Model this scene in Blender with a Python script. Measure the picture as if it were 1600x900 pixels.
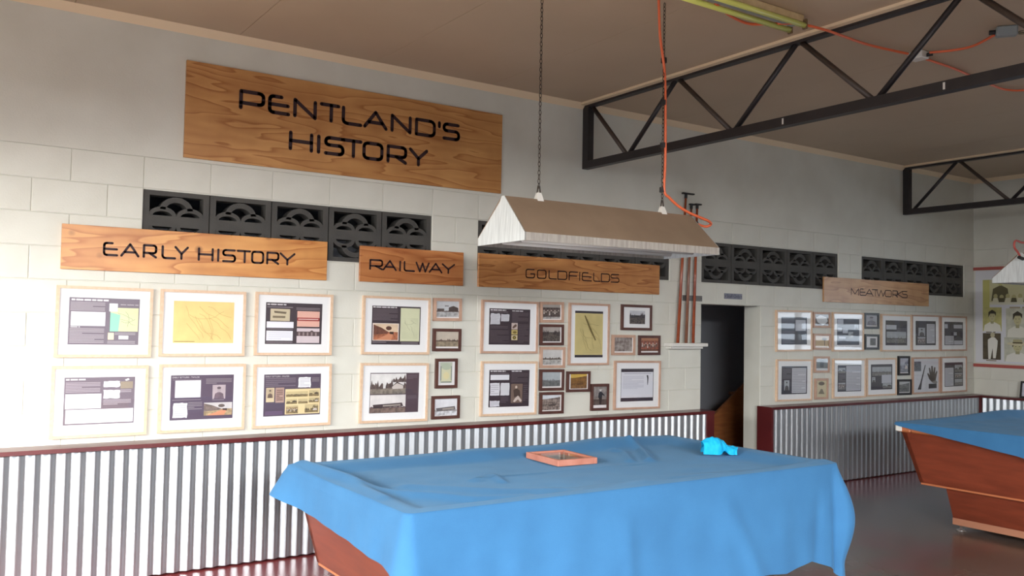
import bpy, bmesh, math, random
from mathutils import Vector, Matrix, noise
import numpy as np
for o in list(bpy.data.objects): bpy.data.objects.remove(o)
scene = bpy.context.scene
C = scene.collection
rnd = random.Random(7)

# ------------------------------------------------------------------ camera
F_PX, YAW, PITCH, ROLL = 1377.13, .5918, .0387, .0184
CAM = Vector((-1.1104, -5.6955, 1.5451))
FW = Vector((math.sin(YAW)*math.cos(PITCH), math.cos(YAW)*math.cos(PITCH), math.sin(PITCH)))
_r = Vector((math.cos(YAW), -math.sin(YAW), 0)); _u = _r.cross(FW)
RT = math.cos(ROLL)*_r + math.sin(ROLL)*_u
UP = -math.sin(ROLL)*_r + math.cos(ROLL)*_u
cd = bpy.data.cameras.new('camera'); cam = bpy.data.objects.new('camera', cd); C.objects.link(cam)
cd.sensor_width = 36; cd.lens = F_PX/1600*36; cd.clip_start = .05
M = Matrix((RT, UP, -FW)).transposed().to_4x4(); M.translation = CAM
cam.matrix_world = M; scene.camera = cam
def _ray(u, v): return FW + RT*((u-800)/F_PX) - UP*((v-450)/F_PX)
def ony(u, v, y=0.): d = _ray(u, v); return CAM + d*((y-CAM.y)/d.y)      # pixel -> point on a plane parallel to the long wall
def onz(u, v, z=0.): d = _ray(u, v); return CAM + d*((z-CAM.z)/d.z)
def onx(u, v, x=0.): d = _ray(u, v); return CAM + d*((x-CAM.x)/d.x)

# ------------------------------------------------------------------ sky, daylight, exposure
ZC = 3.36           # ceiling
XR = 9.415          # right wall
XL, YB = -3.0, -8.6 # left wall, wall behind the camera
w = bpy.data.worlds.new('sky'); scene.world = w; w.use_nodes = True
bgn = w.node_tree.nodes['Background']; bgn.inputs['Color'].default_value = (.62, .78, 1, 1); bgn.inputs['Strength'].default_value = 1.3
def area(name, loc, target, sx, sy, power, col):
    l = bpy.data.lights.new(name, 'AREA'); l.shape = 'RECTANGLE'; l.size = sx; l.size_y = sy; l.energy = power; l.color = col
    o = bpy.data.objects.new(name, l); C.objects.link(o); o.location = loc
    o.rotation_euler = (Vector(target)-Vector(loc)).to_track_quat('-Z', 'Y').to_euler()
    return o
# daylight at the wide doorway in the left wall and at the windows behind the camera and in the right wall
area('daylight_doorway', (-4.7, -3.7, 3.2), (1.2, -1.7, .5), 5.0, 2.2, 1650, (.98, .98, .94))
area('daylight_rear_opening', (-1.6, -11.2, 3.55), (-1.0, 0, 3.0), 9, 1.7, 4900, (.97, .98, 1))
area('daylight_right_window', (9.9, -2.7, 1.65), (8.0, -2.9, 1.1), 2.2, 1.3, 60, (.80, .90, 1))
vs = scene.view_settings
vs.view_transform = 'Standard'; vs.look = 'None'; vs.exposure = 0.0; vs.gamma = 1; vs.use_curve_mapping = False

# ------------------------------------------------------------------ helpers
def lin(c):
    return tuple(((x/255)/12.92 if x/255 <= .04045 else ((x/255+.055)/1.055)**2.4) for x in c)
_mats = {}
def mat(name, rgb, rough=.6, metal=0., rgb2=None, nscale=8., detail=4., bump=0., bscale=60., spec=.5, stretch=None, emit=0.):
    if name in _mats: return _mats[name]
    m = bpy.data.materials.new(name); m.use_nodes = True; nt = m.node_tree; b = nt.nodes['Principled BSDF']
    c = lin(rgb); b.inputs['Base Color'].default_value = (*c, 1); b.inputs['Roughness'].default_value = rough
    b.inputs['Metallic'].default_value = metal; b.inputs['Specular IOR Level'].default_value = spec
    if emit: b.inputs['Emission Color'].default_value = (*c, 1); b.inputs['Emission Strength'].default_value = emit
    if rgb2 or bump:
        tc = nt.nodes.new('ShaderNodeTexCoord'); mp = nt.nodes.new('ShaderNodeMapping'); nt.links.new(tc.outputs['Object'], mp.inputs['Vector'])
        if stretch: mp.inputs['Scale'].default_value = stretch
    if rgb2:
        n = nt.nodes.new('ShaderNodeTexNoise'); n.inputs['Scale'].default_value = nscale; n.inputs['Detail'].default_value = detail
        nt.links.new(mp.outputs[0], n.inputs['Vector'])
        r = nt.nodes.new('ShaderNodeValToRGB'); r.color_ramp.elements[0].position = .35; r.color_ramp.elements[1].position = .65
        r.color_ramp.elements[0].color = (*c, 1); r.color_ramp.elements[1].color = (*lin(rgb2), 1)
        nt.links.new(n.outputs['Fac'], r.inputs['Fac']); nt.links.new(r.outputs['Color'], b.inputs['Base Color'])
    if bump:
        n2 = nt.nodes.new('ShaderNodeTexNoise'); n2.inputs['Scale'].default_value = bscale; n2.inputs['Detail'].default_value = 3
        nt.links.new(mp.outputs[0], n2.inputs['Vector'])
        bp = nt.nodes.new('ShaderNodeBump'); bp.inputs['Strength'].default_value = bump; bp.inputs['Distance'].default_value = .01
        nt.links.new(n2.outputs['Fac'], bp.inputs['Height']); nt.links.new(bp.outputs[0], b.inputs['Normal'])
    _mats[name] = m; return m
def plywood(name, light, dark, off=(0, 0, 0), knots=False, rough=.35, sc=1.):
    m = bpy.data.materials.new(name); m.use_nodes = True; nt = m.node_tree; b = nt.nodes['Principled BSDF']; b.inputs['Roughness'].default_value = rough
    N = nt.nodes.new; L = nt.links.new
    tc = N('ShaderNodeTexCoord'); mp = N('ShaderNodeMapping'); mp.inputs['Location'].default_value = off; mp.inputs['Scale'].default_value = (.42*sc, 1, 3.0*sc)
    L(tc.outputs['Object'], mp.inputs['Vector'])
    n = N('ShaderNodeTexNoise'); n.inputs['Scale'].default_value = 1.5; n.inputs['Detail'].default_value = 3; L(mp.outputs[0], n.inputs['Vector'])
    mul = N('ShaderNodeMath'); mul.operation = 'MULTIPLY'; mul.inputs[1].default_value = 11; L(n.outputs['Fac'], mul.inputs[0])
    fr = N('ShaderNodeMath'); fr.operation = 'FRACT'; L(mul.outputs[0], fr.inputs[0])
    r = N('ShaderNodeValToRGB'); e = r.color_ramp.elements
    e[0].position = 0; e[0].color = (*lin(light), 1); e[1].position = .72; e[1].color = (*lin([(a*.6+d*.4) for a, d in zip(light, dark)]), 1)
    e2 = r.color_ramp.elements.new(.93); e2.color = (*lin(dark), 1); e3 = r.color_ramp.elements.new(1.); e3.color = (*lin(light), 1)
    L(fr.outputs[0], r.inputs['Fac'])
    n2 = N('ShaderNodeTexNoise'); n2.inputs['Scale'].default_value = 3; n2.inputs['Detail'].default_value = 6; L(tc.outputs['Object'], n2.inputs['Vector'])
    mx = N('ShaderNodeMixRGB'); mx.blend_type = 'MULTIPLY'; mx.inputs['Fac'].default_value = .55; L(r.outputs['Color'], mx.inputs[1])
    r2 = N('ShaderNodeValToRGB'); r2.color_ramp.elements[0].position = .3; r2.color_ramp.elements[0].color = (.62, .5, .42, 1); r2.color_ramp.elements[1].position = .6; r2.color_ramp.elements[1].color = (1, 1, 1, 1)
    L(n2.outputs['Fac'], r2.inputs['Fac']); L(r2.outputs['Color'], mx.inputs[2])
    last = mx
    if knots:
        v = N('ShaderNodeTexVoronoi'); v.inputs['Scale'].default_value = 5.2; L(tc.outputs['Object'], v.inputs['Vector'])
        r3 = N('ShaderNodeValToRGB'); r3.color_ramp.elements[0].position = .07; r3.color_ramp.elements[0].color = (.22, .09, .03, 1); r3.color_ramp.elements[1].position = .17; r3.color_ramp.elements[1].color = (1, 1, 1, 1)
        L(v.outputs['Distance'], r3.inputs['Fac'])
        m2 = N('ShaderNodeMixRGB'); m2.blend_type = 'MULTIPLY'; m2.inputs['Fac'].default_value = .8; L(mx.outputs[0], m2.inputs[1]); L(r3.outputs['Color'], m2.inputs[2]); last = m2
    L(last.outputs[0], b.inputs['Base Color'])
    return m
class MB:                                   # collects shapes, build() links them as ONE mesh object
    def __init__(s): s.v = []; s.f = []; s.mi = []; s.ms = []
    def _m(s, m):
        if m is None: return 0
        if m not in s.ms: s.ms.append(m)
        return s.ms.index(m)
    def add(s, vs_, fs, m=None):
        k = len(s.v); s.v += [tuple(p) for p in vs_]; i = s._m(m)
        for f in fs: s.f.append([k+a for a in f]); s.mi.append(i)
        return s
    def hexa(s, p, m=None):                 # 8 points: bottom 4 (ccw), top 4
        return s.add(p, [(3, 2, 1, 0), (4, 5, 6, 7), (0, 1, 5, 4), (1, 2, 6, 5), (2, 3, 7, 6), (3, 0, 4, 7)], m)
    def box(s, x0, x1, y0, y1, z0, z1, m=None):
        return s.hexa([(x0, y0, z0), (x1, y0, z0), (x1, y1, z0), (x0, y1, z0), (x0, y0, z1), (x1, y0, z1), (x1, y1, z1), (x0, y1, z1)], m)
    def bar(s, a, b, w_, h_, m=None):       # square bar between two points
        a = Vector(a); b = Vector(b); d = (b-a).normalized(); r = d.cross(Vector((0, 0, 1)))
        if r.length < 1e-3: r = Vector((1, 0, 0))
        r.normalize(); u = r.cross(d); r = r*w_/2; u = u*h_/2
        return s.hexa([a-r-u, a+r-u, a+r+u, a-r+u, b-r-u, b+r-u, b+r+u, b-r+u], m)
    def tube(s, pts, r, n=8, m=None, cap=True):
        pts = [Vector(p) for p in pts]; rad = r if isinstance(r, (list, tuple)) else [r]*len(pts)
        k = len(s.v); i = s._m(m); t0 = (pts[1]-pts[0]).normalized()
        nrm = t0.cross(Vector((0, 0, 1)));  nrm = nrm if nrm.length > 1e-3 else Vector((1, 0, 0)); nrm.normalize()
        for j, p in enumerate(pts):
            t = (pts[min(j+1, len(pts)-1)]-pts[max(j-1, 0)]).normalized()
            nrm = (nrm - t*nrm.dot(t)).normalized(); bn = t.cross(nrm)
            for a in range(n):
                an = 2*math.pi*a/n; s.v.append(tuple(p+(nrm*math.cos(an)+bn*math.sin(an))*rad[j]))
        for j in range(len(pts)-1):
            for a in range(n):
                s.f.append([k+j*n+a, k+j*n+(a+1) % n, k+(j+1)*n+(a+1) % n, k+(j+1)*n+a]); s.mi.append(i)
        if cap:
            s.f.append([k+a for a in range(n)][::-1]); s.mi.append(i); s.f.append([k+(len(pts)-1)*n+a for a in range(n)]); s.mi.append(i)
        return s
    def build(s, name, m=None, parent=None, smooth=False, bevel=0., label=None, loc=None):
        me = bpy.data.meshes.new(name); me.from_pydata(s.v, [], s.f)
        ms = s.ms if s.ms else [m]
        for q in ms: me.materials.append(q)
        if s.ms: me.polygons.foreach_set('material_index', s.mi)
        if smooth: me.polygons.foreach_set('use_smooth', [True]*len(me.polygons))
        bm = bmesh.new(); bm.from_mesh(me); bmesh.ops.recalc_face_normals(bm, faces=bm.faces)
        if bevel: bmesh.ops.bevel(bm, geom=list(bm.edges), offset=bevel, segments=1, affect='EDGES')
        bm.to_mesh(me); bm.free()
        return link(name, me, parent, label, loc)
def link(name, me, parent=None, label=None, loc=None):
    o = bpy.data.objects.new(name, me); C.objects.link(o)
    if loc is not None: o.location = loc
    if parent is not None: o.parent = parent
    if label: o['label'] = label
    return o
def thing(name, label, cat, loc=(0, 0, 0), rz=0., group=None):
    o = bpy.data.objects.new(name, None); C.objects.link(o); o.location = loc; o.rotation_euler = (0, 0, rz); o.empty_display_size = .1
    return tag(o, label, cat, group)
def tag(o, label, cat, group=None):
    o['label'] = label; o['category'] = cat
    if group: o['group'] = group
    return o
def struct(o): o['kind'] = 'structure'; return o

# ------------------------------------------------------------------ materials
WHITE = mat('white_painted_block', (219, 218, 207), .55, rgb2=(210, 208, 196), nscale=2.5, bump=.10, bscale=90)
UPPER = mat('white_painted_render', (218, 216, 208), .6, rgb2=(212, 210, 201), nscale=1.2)
CEIL = mat('tan_ceiling_paint', (196, 176, 150), .55, rgb2=(188, 168, 142), nscale=.9)
CORN = mat('cream_cornice', (236, 214, 180), .5)
BREEZE = mat('charcoal_painted_breeze_block', (76, 74, 70), .75, rgb2=(68, 66, 63), nscale=9, bump=.12, bscale=120)
DARKWALL = mat('dark_grey_stair_wall', (168, 170, 176), .8)
BROWNST = mat('brown_stair_timber', (150, 92, 50), .5, rgb2=(132, 78, 42), nscale=6, stretch=(1, 1, 6))
MAROON = mat('maroon_gloss_timber', (92, 34, 34), .28, rgb2=(80, 28, 30), nscale=5)
GALV = mat('galvanised_corrugated_iron', (205, 209, 212), .34, metal=.85, rgb2=(190, 195, 199), nscale=4, stretch=(1, 1, .3))
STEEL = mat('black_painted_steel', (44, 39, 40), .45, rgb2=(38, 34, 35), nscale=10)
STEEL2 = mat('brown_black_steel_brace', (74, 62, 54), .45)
OAK = mat('pale_oak_frame', (222, 192, 164), .45, rgb2=(212, 180, 150), nscale=14, stretch=(3, 3, 3))
OAKP = mat('pinkish_oak_frame', (200, 164, 142), .45, rgb2=(188, 152, 130), nscale=14)
WALNUT = mat('dark_walnut_frame', (96, 62, 54), .4, rgb2=(82, 52, 46), nscale=14)
BLACKF = mat('black_lacquer_frame', (28, 25, 28), .35)
MATB = mat('white_mat_board', (238, 238, 238), .8)
CLOTH = mat('blue_cotton_cloth', (50, 109, 155), .85, rgb2=(46, 103, 148), nscale=5, bump=.22, bscale=260)
TURQ = mat('turquoise_cloth', (0, 178, 226), .8, rgb2=(0, 166, 214), nscale=30)
MAHOG = mat('mahogany_veneer', (126, 58, 37), .38, rgb2=(110, 49, 31), nscale=3.5, stretch=(1, 1, 7))
MAHOGD = mat('mahogany_edge', (184, 108, 68), .45)
SHADE = mat('dull_taupe_shade_paint', (144, 123, 102), .55, rgb2=(134, 114, 94), nscale=5)
SHADEW = mat('weathered_white_metal', (224, 228, 226), .5, rgb2=(200, 204, 202), nscale=9, stretch=(9, 9, .7))
SHADEK = mat('scuffed_grey_skirt', (168, 162, 153), .5, rgb2=(146, 140, 132), nscale=16, stretch=(4, 4, .5))
CHAIN = mat('dark_rusty_chain', (72, 62, 54), .5, metal=.5)
ORANGE = mat('orange_cable_sheath', (232, 112, 70), .45)
REDCORD = mat('faded_red_cable', (190, 88, 78), .5)
TAPE = mat('black_tape', (30, 27, 27), .6)
PVCW = mat('white_plastic', (225, 222, 214), .4)
GREYPL = mat('grey_plastic', (140, 148, 150), .4)
TUBEY = mat('yellowed_fluorescent_tube', (236, 242, 130), .3)
COPPER = mat('varnished_reddish_wood', (164, 84, 54), .22, rgb2=(130, 58, 38), nscale=7, stretch=(2, 2, 1))
COPPER2 = mat('dull_brown_wood', (140, 96, 76), .3, rgb2=(120, 76, 58), nscale=7)
GLASSW = mat('pale_window_glass', (190, 205, 215), .1)
CONC = mat('outdoor_gravel', (92, 86, 76), .9)
_b = CLOTH.node_tree.nodes['Principled BSDF']; _b.inputs['Sheen Weight'].default_value = .16; _b.inputs['Sheen Roughness'].default_value = .55; _b.inputs['Sheen Tint'].default_value = (.4, .7, 1, 1)
def glass_mat():
    m = bpy.data.materials.new('picture_glass'); m.use_nodes = True; nt = m.node_tree; nt.nodes.clear()
    o = nt.nodes.new('ShaderNodeOutputMaterial'); t = nt.nodes.new('ShaderNodeBsdfTransparent'); g = nt.nodes.new('ShaderNodeBsdfGlossy'); g.inputs['Roughness'].default_value = .03
    lw = nt.nodes.new('ShaderNodeLayerWeight'); lw.inputs['Blend'].default_value = .5; pw = nt.nodes.new('ShaderNodeMath'); pw.operation = 'POWER'; pw.inputs[1].default_value = 5
    f = nt.nodes.new('ShaderNodeMath'); f.operation = 'MULTIPLY_ADD'; f.inputs[1].default_value = .94; f.inputs[2].default_value = .055; x = nt.nodes.new('ShaderNodeMixShader')
    nt.links.new(lw.outputs['Facing'], pw.inputs[0]); nt.links.new(pw.outputs[0], f.inputs[0])
    nt.links.new(f.outputs[0], x.inputs[0]); nt.links.new(t.outputs[0], x.inputs[1]); nt.links.new(g.outputs[0], x.inputs[2]); nt.links.new(x.outputs[0], o.inputs[0])
    return m
GLASS = glass_mat()
def floor_mat():
    m = bpy.data.materials.new('sealed_concrete_with_red_paint'); m.use_nodes = True; nt = m.node_tree; b = nt.nodes['Principled BSDF']
    N = nt.nodes.new; L = nt.links.new
    tc = N('ShaderNodeTexCoord'); sp = N('ShaderNodeSeparateXYZ'); L(tc.outputs['Object'], sp.inputs[0])
    n1 = N('ShaderNodeTexNoise'); n1.inputs['Scale'].default_value = 1.3; n1.inputs['Detail'].default_value = 5; L(tc.outputs['Object'], n1.inputs['Vector'])
    # worn brown-grey concrete
    r1 = N('ShaderNodeValToRGB'); r1.color_ramp.elements[0].position = .3; r1.color_ramp.elements[0].color = (*lin((92, 78, 68)), 1); r1.color_ramp.elements[1].position = .7; r1.color_ramp.elements[1].color = (*lin((108, 94, 86)), 1)
    L(n1.outputs['Fac'], r1.inputs['Fac'])
    # old red paint survives along the wall and in patches: y > -0.55 with a ragged edge
    ad = N('ShaderNodeMath'); ad.operation = 'MULTIPLY_ADD'; ad.inputs[1].default_value = .9; L(n1.outputs['Fac'], ad.inputs[0]); L(sp.outputs['Y'], ad.inputs[2])
    mr = N('ShaderNodeMapRange'); mr.inputs['From Min'].default_value = -.45; mr.inputs['From Max'].default_value = -.1; L(ad.outputs[0], mr.inputs['Value'])
    n3 = N('ShaderNodeTexNoise'); n3.inputs['Scale'].default_value = .8; n3.inputs['Detail'].default_value = 3; L(tc.outputs['Object'], n3.inputs['Vector'])
    mr3 = N('ShaderNodeMapRange'); mr3.inputs['From Min'].default_value = .53; mr3.inputs['From Max'].default_value = .68; L(n3.outputs['Fac'], mr3.inputs['Value'])
    mx0 = N('ShaderNodeMath'); mx0.operation = 'MAXIMUM'; L(mr.outputs[0], mx0.inputs[0]); L(mr3.outputs[0], mx0.inputs[1])
    mx = N('ShaderNodeMixRGB'); L(mx0.outputs[0], mx.inputs['Fac']); L(r1.outputs['Color'], mx.inputs[1]); mx.inputs[2].default_value = (*lin((122, 52, 54)), 1)
    L(mx.outputs[0], b.inputs['Base Color']); b.inputs['Roughness'].default_value = .26
    n2 = N('ShaderNodeTexNoise'); n2.inputs['Scale'].default_value = 30; L(tc.outputs['Object'], n2.inputs['Vector'])
    bp = N('ShaderNodeBump'); bp.inputs['Strength'].default_value = .08; L(n2.outputs['Fac'], bp.inputs['Height']); L(bp.outputs[0], b.inputs['Normal'])
    return m

# ------------------------------------------------------------------ the setting
HG, BW = .193, .4                     # block course and length
ZJ = 1.743                            # a bed joint (the door head)
ZTOP = ZJ+4*HG                        # top of the visible blockwork
VENTS = [(0, 2), (2.4, 4.4), (4.8, 6.8), (7.2, 9.2)]
VZ0, VZ1 = ZJ+HG, ZJ+3*HG
DX0, DX1 = 4.8, 5.6
struct(MB().box(XL-.2, XR+.2, YB-.2, 1.7, -.1, 0).build('floor', floor_mat()))
struct(MB().box(XL-3.5, XL-.2, YB-2, 2, -.14, -.02).build('ground', CONC))
struct(MB().box(XL-.2, XR+.2, YB-3, YB-.2, -.14, -.02).build('ground', CONC))
# ceiling: sheets with open joints below a backing
ceil = struct(MB().box(XL-.2, XR+.2, YB-.2, .2, ZC+.012, ZC+.12).build('ceiling', CEIL))
xs = [XL]+[3.42+.96*k for k in range(-6, 7)]+[XR]
for a, b in zip(xs[:-1], xs[1:]):
    MB().box(a+.0015, b-.0015, YB, 0, ZC, ZC+.011).build('ceiling_panel', CEIL, ceil)
# long wall: backing in cells around the openings
def wallcells(mb, xs_, zs_, hole, fn):
    for a, b in zip(xs_[:-1], xs_[1:]):
        for c, d in zip(zs_[:-1], zs_[1:]):
            if not hole((a+b)/2, (c+d)/2): fn(mb, a, b, c, d)
def hole(x, z): return any(a < x < b and VZ0 < z < VZ1 for a, b in VENTS) or (DX0 < x < DX1 and z < ZJ)
xb = sorted({XL-.2, XR+.2, DX0, DX1, *[q for v in VENTS for q in v]})
mb = MB(); wallcells(mb, xb, [0, ZJ, VZ0, VZ1, ZTOP], hole, lambda m_, a, b, c, d: m_.box(a, b, .0055, .2, c, d))
wall = struct(mb.build('wall_back', WHITE))
MB().box(XL-.2, XR+.2, 0, .2, ZTOP, ZC+.012)  .build('render_band', WHITE, wall, label='smooth painted band above the blockwork')
_bk = {}
def block_mesh(L):
    k = round(L, 3)
    if k not in _bk:
        me = MB().box(.0016, L-.0016, 0, .03, .0014, HG-.0014).build('t', WHITE, bevel=.003); _bk[k] = me.data; bpy.data.objects.remove(me)
    return _bk[k]
courses = [(k, ZJ+k*HG) for k in range(-5, 4)]
for k, z in courses:
    off = 0 if k % 2 else .2           # stretcher bond
    off = .2 if k in (-4, -2, 0, 2) else 0
    x = -1.6+off-.4
    while x < XR:
        segs = [(max(x, -1.8), min(x+BW, XR))]
        zc_ = z+HG/2
        for a, b in ([(DX0, DX1)] if zc_ < ZJ else []) + ([v for v in VENTS] if VZ0 < zc_ < VZ1 else []):
            ns = []
            for s0, s1 in segs:
                if s1 <= a+1e-4 or s0 >= b-1e-4: ns.append((s0, s1))
                else:
                    if s0 < a-1e-4: ns.append((s0, a))
                    if s1 > b+1e-4: ns.append((b, s1))
            segs = ns
        for s0, s1 in segs:
            if s1-s0 > .03: link('block', block_mesh(s1-s0), wall, loc=(s0, 0, z))
        x += BW
# right wall, with a louvred window further along it
WY0, WY1, WZ0, WZ1 = -3.7, -1.55, .95, 2.35
mb = MB()
for a, b in ((YB-.2, WY0), (WY0, WY1), (WY1, .2)):
    for c, d in ((0, WZ0), (WZ0, WZ1), (WZ1, ZC+.012)):
        if not (a == WY0 and c == WZ0): mb.box(XR+.0055, XR+.2, a, b, c, d)
wr = struct(mb.build('wall_right', WHITE))
MB().box(XR, XR+.05, -1.5, 0, ZTOP, ZC).build('render_band', WHITE, wr)
def block_mesh_y(L):
    k = ('y', round(L, 3))
    if k not in _bk:
        o = MB().box(0, .03, -L+.0016, -.0016, .0014, HG-.0014).build('t', WHITE, bevel=.003); _bk[k] = o.data; bpy.data.objects.remove(o)
    return _bk[k]
for k, z in courses:
    y = 0.; first = .2 if k % 2 == 0 else .4
    while y > -1.5:
        L = first if y == 0 else .4; L = min(L, 1.5+y)
        link('block', block_mesh_y(L), wr, loc=(XR, y, z)); y -= L
win = struct(MB().box(XR-.01, XR+.12, WY0-.05, WY0, WZ0-.05, WZ1+.05).box(XR-.01, XR+.12, WY1, WY1+.05, WZ0-.05, WZ1+.05).box(XR-.01, XR+.12, WY0, WY1, WZ1, WZ1+.05).box(XR-.01, XR+.12, WY0, WY1, WZ0-.05, WZ0).box(XR, XR+.1, -2.65, -2.6, WZ0, WZ1).build('window_1', PVCW))
for i in range(9):
    z = WZ0+.08+i*.155
    MB().hexa([(XR+.03, WY0, z-.05), (XR+.035, WY0, z-.05), (XR+.035, WY1, z-.05), (XR+.03, WY1, z-.05), (XR+.09, WY0, z+.03), (XR+.095, WY0, z+.03), (XR+.095, WY1, z+.03), (XR+.09, WY1, z+.03)]).build('louvre_blade', GLASSW, win)
# left wall with the wide doorway, wall behind the camera with two window openings
mb = MB(); LY0, LY1, LZ = -7.0, -.9, 2.38
mb.box(XL-.2, XL, YB-.2, LY0, 0, ZC+.01).box(XL-.2, XL, LY1, .2, 0, ZC+.01).box(XL-.2, XL, LY0, LY1, LZ, ZC+.01)
struct(mb.build('wall_left', UPPER))
mb = MB()
RX0, RX1, RZ = -2.7, 1.7, 2.75
wallcells(mb, [XL-.2, RX0, RX1, XR+.2], [0, RZ, ZC+.01], lambda x, z: RX0 < x < RX1 and z < RZ, lambda m_, a, b, c, d: m_.box(a, b, YB-.2, YB, c, d))
struct(mb.build('wall_rear', UPPER))
struct(MB().box(RX0-.06, RX0, YB-.21, YB+.02, 0, RZ+.06).box(RX1, RX1+.06, YB-.21, YB+.02, 0, RZ+.06).box(RX0, RX1, YB-.21, YB+.02, RZ, RZ+.06).box(-.15, -.05, YB-.15, YB-.05, 0, RZ).build('door_1', PVCW))
# stairwell behind the doorway and the closed space behind the vents
mb = MB().box(XL-.2, XR+.2, 1.5, 1.7, 0, 3.4).box(XL-.2, XL, .2, 1.5, 0, 3.4).box(XR, XR+.2, .2, 1.5, 0, 3.4).box(XL-.2, XR+.2, .2, 1.7, 3.37, 3.5).box(4.4, 4.5, .2, 1.5, 0, 3.37)
struct(mb.build('wall_stairwell', DARKWALL))
st = thing('staircase', 'brown timber staircase side seen in the dark doorway', 'stairs', (5.5, .9, 0))
a, b = ony(1118, 684, .75), ony(1163, 628, .75)
sl = (b.z-a.z)/(b.x-a.x); x0, x1 = 4.9, 7.6
f = lambda x: a.z+sl*(x-a.x)
MB().hexa([(x0-5.5, -.15, max(0.0, f(x0)-2)), (x1-5.5, -.15, 0.), (x1-5.5, -.12, 0.), (x0-5.5, -.12, 0), (x0-5.5, -.15, max(.02, f(x0))), (x1-5.5, -.15, f(x1)), (x1-5.5, -.12, f(x1)), (x0-5.5, -.12, max(.02, f(x0)))]).build('side_panel', BROWNST, st)
for i in range(7):
    xx = 5.15+i*.26; zz = max(.06, f(xx)-.34)
    MB().box(xx-5.5, xx-5.5+.28, -.12, .5, zz-.03, zz).build('tread', BROWNST, st)
# cornices
def trim(n, mb, m=CORN): return struct(mb.build('trim_%d' % n, m))
trim(1, MB().hexa([(XL, -.004, ZC-.045), (XR, -.004, ZC-.045), (XR, .0, ZC-.045), (XL, .0, ZC-.045), (XL, -.045, ZC), (XR, -.045, ZC), (XR, .0, ZC), (XL, 0, ZC)]))
trim(2, MB().hexa([(XR-.004, YB, ZC-.045), (XR, YB, ZC-.045), (XR, 0, ZC-.045), (XR-.004, 0, ZC-.045), (XR-.045, YB, ZC), (XR, YB, ZC), (XR, 0, ZC), (XR-.045, 0, ZC)]))
XT = (3.42, 7.97)
for n, x in enumerate(XT): trim(3+n, MB().box(x-.075, x-.03, YB, 0, ZC-.018, ZC))

# ------------------------------------------------------------------ roof trusses
ZB0, ZB1 = 2.818, 2.878
def truss(x, label):
    t = thing('roof_truss', label, 'truss', (x, 0, ZB0), group='roof trusses')
    dz = -ZB0
    MB().box(-.03, .03, YB, -.005, 0, ZB1-ZB0).build('bottom_chord', STEEL, t)
    MB().box(-.03, .03, YB, -.005, ZC-.035+dz, ZC-.001+dz).build('top_chord', STEEL, t)
    MB().box(-.03, .03, -.075, -.005, ZB1+dz, ZC-.035+dz).build('post', STEEL, t)
    return t
t1 = truss(XT[0], 'black steel roof truss running out from the wall beside the long sign')
t2 = truss(XT[1], 'black steel roof truss near the far corner with the poster')
def braces(t, nodes):
    for (ya, za), (yb, zb) in zip(nodes[:-1], nodes[1:]):
        s = (yb-ya)*.04
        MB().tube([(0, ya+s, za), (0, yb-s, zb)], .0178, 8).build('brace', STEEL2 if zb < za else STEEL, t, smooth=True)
lo, hi = ZB1-ZB0-.005, ZC-.03-ZB0
nd = [(-.09, hi-.02)]; y = -.535; up = False
while y > YB: nd.append((y, hi if up else lo)); up = not up; y -= .535
braces(t1, nd)
for u_, v_ in ((1475, 133), (1223, 190)):
    q = onx(u_, v_, XT[0]-.03); MB().box(-.0312, -.0302, q.y-.006, q.y+.006, .012, .05).build('paint_mark', PVCW, t1)
nd = [(-.10, lo)]; y = -.62; up = True
while y > YB: nd.append((y, hi if up else lo)); up = not up; y -= .535
braces(t2, nd)

# ------------------------------------------------------------------ vent grilles of breeze blocks
def breeze_mesh():
    w_, h_ = .394, (VZ1-VZ0)-.012; y0, y1 = .012, .11; mb = MB(); hw, hh = w_/2, h_/2
    mb.box(-hw, -hw+.036, y0, y1, -hh, hh).box(hw-.036, hw, y0, y1, -hh, hh).box(-hw+.036, hw-.036, y0, y1, hh-.03, hh).box(-hw+.036, hw-.036, y0, y1, -hh, -hh+.03).box(-hw+.036, hw-.036, y0, y1, -.034, .034)
    def arch(cx, cz, ro, ri, sgn, a0=0, a1=180, n=12):
        k = []
        for i in range(n+1):
            an = math.radians(a0+(a1-a0)*i/n)
            for rx, rz in (ro, ri):
                for y in (y0+.004, y1): k.append((cx+rx*math.cos(an), y, sgn*(cz+rz*math.sin(an))))
        fs = []
        for i in range(n):
            b = i*4; fs += [(b, b+4, b+6, b+2), (b+1, b+3, b+7, b+5), (b, b+1, b+5, b+4), (b+2, b+6, b+7, b+3)]
        mb.add(k, fs)
    for sg in (1, -1):
        for cx in (-.083, .083): arch(cx, .032, (.083, .058), (.058, .030), sg)
        arch(0, .068, (.100, .086), (.066, .052), sg, 5, 175)
    return mb
bmesh_breeze = breeze_mesh().build('t', BREEZE); BM = bmesh_breeze.data; bpy.data.objects.remove(bmesh_breeze)
vl = ['dark grey breeze block vent behind the early history and railway signs', 'dark grey breeze block vent above the goldfields sign, behind the lamp shade',
      'dark grey breeze block vent above the doorway', 'dark grey breeze block vent in the corner by the poster']
for (a, b), lb in zip(VENTS, vl):
    g = thing('vent_grille', lb, 'vent', ((a+b)/2, .0, VZ0), group='breeze block vents')
    for i in range(5): link('breeze_block', BM, g, loc=(-.8+.4*i, 0, (VZ1-VZ0)/2))
    MB().box(-1, 1, .012, .016, 0, .007).box(-1, 1, .012, .016, VZ1-VZ0-.007, VZ1-VZ0).build('mortar_edge', WHITE, g)

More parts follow.
